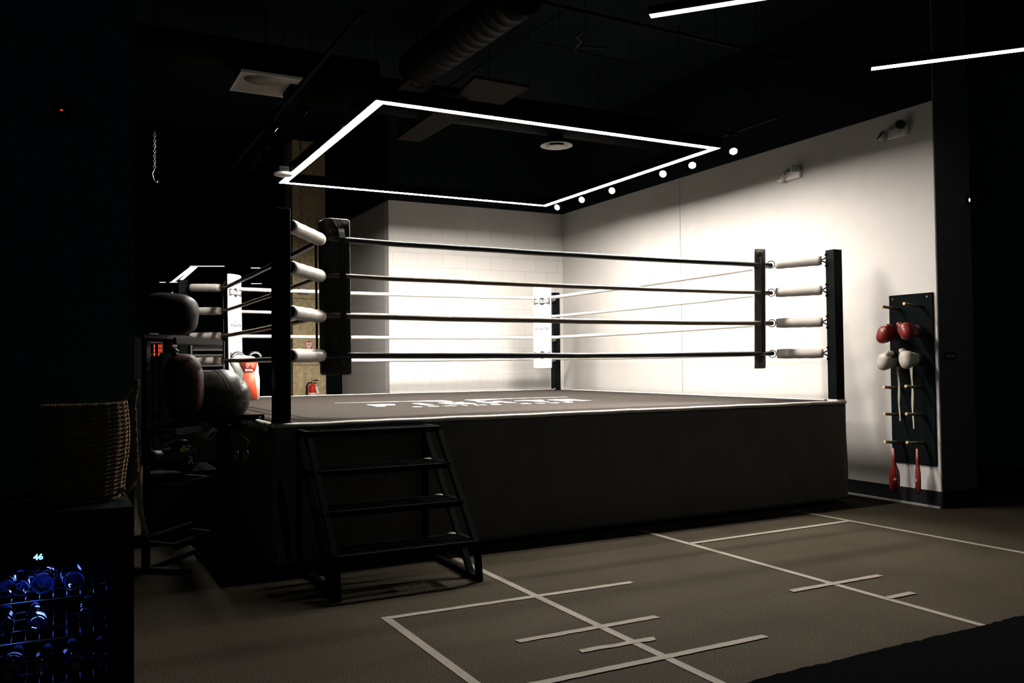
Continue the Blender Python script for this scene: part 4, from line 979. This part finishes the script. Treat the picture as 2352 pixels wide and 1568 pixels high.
# ------------------------------------------------------------------ drinks cooler, foreground left
FY = -3.45
KX = at(305, 1400, 1, FY).x
ko = empty('drinks_cooler', (KX, FY, 0)); tag(ko, 'black glass-door drinks cooler with blue interior glow in the lower left foreground', 'cooler')
CW, CDp, CH = .95, .5, 1.06
bm = bmesh.new()
box(bm, (-CW, .04, 0), (0, CDp, .08)); box(bm, (-CW, .04, .93), (0, CDp, CH)); box(bm, (-.05, .04, .08), (0, CDp, .93)); box(bm, (-CW, .04, .08), (-CW+.05, CDp, .93)); box(bm, (-CW, CDp-.04, .08), (0, CDp, .93))
obj('cabinet', bm, MT['cooler'], ko)
bm = bmesh.new(); box(bm, (-CW, 0, .04), (0, .038, .10)); box(bm, (-CW, 0, .895), (0, .038, CH)); box(bm, (-.075, 0, .10), (0, .038, .895)); box(bm, (-CW, 0, .10), (-CW+.075, .038, .895))
dr = obj('door', bm, MT['cooler'], ko)
obj('glass_pane', bx((-CW+.075, .015, .10), (-.075, .021, .895)), MT['glass'], dr)
dp = at(88, 1279, 1, FY)
lettering('display_digits', '46', .0235, Matrix.Translation((dp.x-KX, -.002, dp.z)) @ Matrix.Rotation(PI/2, 4, 'X'), MT['digit'], ko, bold=.0008, sx=1.1)
lb = at(97, 1345, 1, FY+.40); obj('bottle_glow_disc', tb([(lb.x-KX, .452, lb.z+.01), (lb.x-KX, .445, lb.z+.01)], .030, 20), MT['bottle_glow_disc'], ko)  # added glow disc, brightens the middle bottle from behind
lamp = obj('interior_lamp', bx((-.315, .10, .900), (-.20, .16, .912)), MT['blue_led'], ko)
BYC = FY+.16
def shelf_at(py):   # shelf height so that its front shows at pixel row py
    return at(95, py, 1, FY+.1).z
shz = [at(95, 1372, 1, FY+.1).z, at(95, 1462, 1, FY+.1).z, at(95, 1566, 1, FY+.1).z]
for z in shz:
    bm = bmesh.new()
    for y in (.06, .20, .34, .44): tube(bm, [(-CW+.055, y, z), (-.055, y, z)], .003, 6)
    for i in range(22): tube(bm, [(-CW+.07+i*.0385, .06, z+.003), (-CW+.07+i*.0385, .44, z+.003)], .0018, 5)
    obj('wire_shelf', bm, MT['wire'], ko)
def make_bottle(r=.032, L=.22):
    b = empty('drink_bottle')   # lying along +Y, base towards the viewer
    pr = [(0, .006), (r*.45, .004), (r*.55, 0), (r*.9, 0), (r, .012), (r, L*.28), (r*.93, L*.30), (r, L*.33), (r*.93, L*.38), (r, L*.42), (r, L*.65), (r*.42, L*.90), (r*.40, L), (0, L)]
    obj('body', lathe(bmesh.new(), pr, 28, Matrix.Rotation(-PI/2, 4, 'X')), MT['bottle'], b, True)
    obj('cap', lathe(bmesh.new(), [(0, L), (r*.48, L), (r*.48, L+.022), (0, L+.022)], 20, Matrix.Rotation(-PI/2, 4, 'X')), MT['cap'], b, True)
    return b
b0 = make_bottle()
spots = [(97, 0, .034, 'blue-lit clear bottle at the middle of the top cooler shelf'), (12, 0, .030, 'clear bottle at the left end of the top cooler shelf'), (48, 0, .026, 'clear bottle left of the bright one on the top cooler shelf'), (170, 0, .032, 'clear bottle right of the bright one on the top cooler shelf'),
         (85, 1, .030, 'clear bottle centred on the second cooler shelf'), (3, 1, .032, 'clear bottle cut by the left edge on the second cooler shelf'), (205, 1, .032, 'clear bottle at the right of the second cooler shelf'),
         (22, 2, .034, 'clear bottle at lower left on the third cooler shelf'), (172, 2, .032, 'clear bottle right of centre on the third cooler shelf'), (225, 2, .028, 'small clear bottle at the right end of the third cooler shelf'), (95, 2, .028, 'clear bottle in the middle of the third cooler shelf')]
for i, (px, sh_, r, nm) in enumerate(spots):
    b = b0 if i == 0 else copy_tree(b0)
    z = shz[sh_]+.0035+r+.0015; q = at(px, 1400, 1, FY+.12)
    b.location = (q.x, FY+.12, z); b.rotation_euler = (0, 0, random.uniform(-.08, .08)); s = r/.032; b.scale = (s, 1.0, s)
    tag(b, nm, 'bottle', 'bottles lying in the drinks cooler')
# woven rope basket on the cooler
bk = empty('rope_basket', (at(190, 1210, 1, FY+.25).x, FY+.27, CH)); tag(bk, 'coiled jute rope basket with a rope handle standing on the drinks cooler', 'basket')
bm = bmesh.new(); turns = 22; r0_ = .125; n = turns*40
pts = []; 
for i in range(n+1):
    t = i/40*2*PI; v = i/n; r = r0_*(1-.06*math.cos(v*5))*(1+.04*v); pts.append((r*math.cos(t), r*math.sin(t), .008+v*.315))
tube(bm, pts, .0085, 6); obj('coiled_wall', bm, MT['jute'], bk, True)
# twist texture: short slanting strands over the coils
bm = bmesh.new()
for i in range(0, n, 2):
    p0, p1 = Vector(pts[i]), Vector(pts[min(i+2, n)]); d = Vector((p0.x, p0.y, 0)).normalized()
    a0 = p0+d*.0085+Vector((0, 0, -.006)); a1 = p1+d*.0085+Vector((0, 0, .006)); tube(bm, [a0, (a0+a1)/2+d*.0035, a1], .0042, 4)
obj('twisted_strands', bm, MT['jute'], bk)
obj('base', lt([(0, 0), (.12, 0), (.12, .008), (0, .008)], 30), MT['jute'], bk)
hp = [(.10, -.03, .05), (.135, -.07, .02), (.165, -.075, .08), (.16, -.07, .20), (.155, -.06, .32), (.165, -.05, .38), (.17, -.03, .40), (.15, -.01, .37), (.12, .0, .32)]
fine = []
for i in range(len(hp)-1):
    for k in range(8): fine.append(Vector(hp[i]).lerp(Vector(hp[i+1]), k/8))
fine.append(Vector(hp[-1]))
bm = bmesh.new()
for ph in range(3): tube(bm, [q+Vector((math.cos(i*.9+ph*2.1), math.sin(i*.9+ph*2.1), 0))*.004 for i, q in enumerate(fine)], .0045, 5)
obj('rope_handle', bm, MT['jute'], bk)
p = at(142, 257, 1, -2.85); o = empty('wall_monitor_light', p); o.name = 'wall_sensor'; tag(o, 'tiny red-lit sensor on the black partition at upper left', 'sensor')
obj('housing', bx((-.03, -.025, -.03), (.03, 0, .03), .004), MT['cooler'], o); obj('red_light', bx((-.006, -.028, -.002), (.004, -.0245, .002)), MT['red_led'], o)

# ------------------------------------------------------------------ light
w = bpy.data.worlds.new('World'); scene.world = w; w.use_nodes = True
w.node_tree.nodes['Background'].inputs[0].default_value = (.40, .56, .57, 1); w.node_tree.nodes['Background'].inputs[1].default_value = .09
scene.view_settings.view_transform = 'Standard'; scene.view_settings.look = 'None'; scene.view_settings.gamma = 1; scene.view_settings.exposure = 0
scene.view_settings.use_curve_mapping = False
scene.cycles.use_denoising = True
scene.cycles.max_bounces = 6; scene.cycles.sample_clamp_indirect = 4; scene.cycles.transmission_bounces = 8
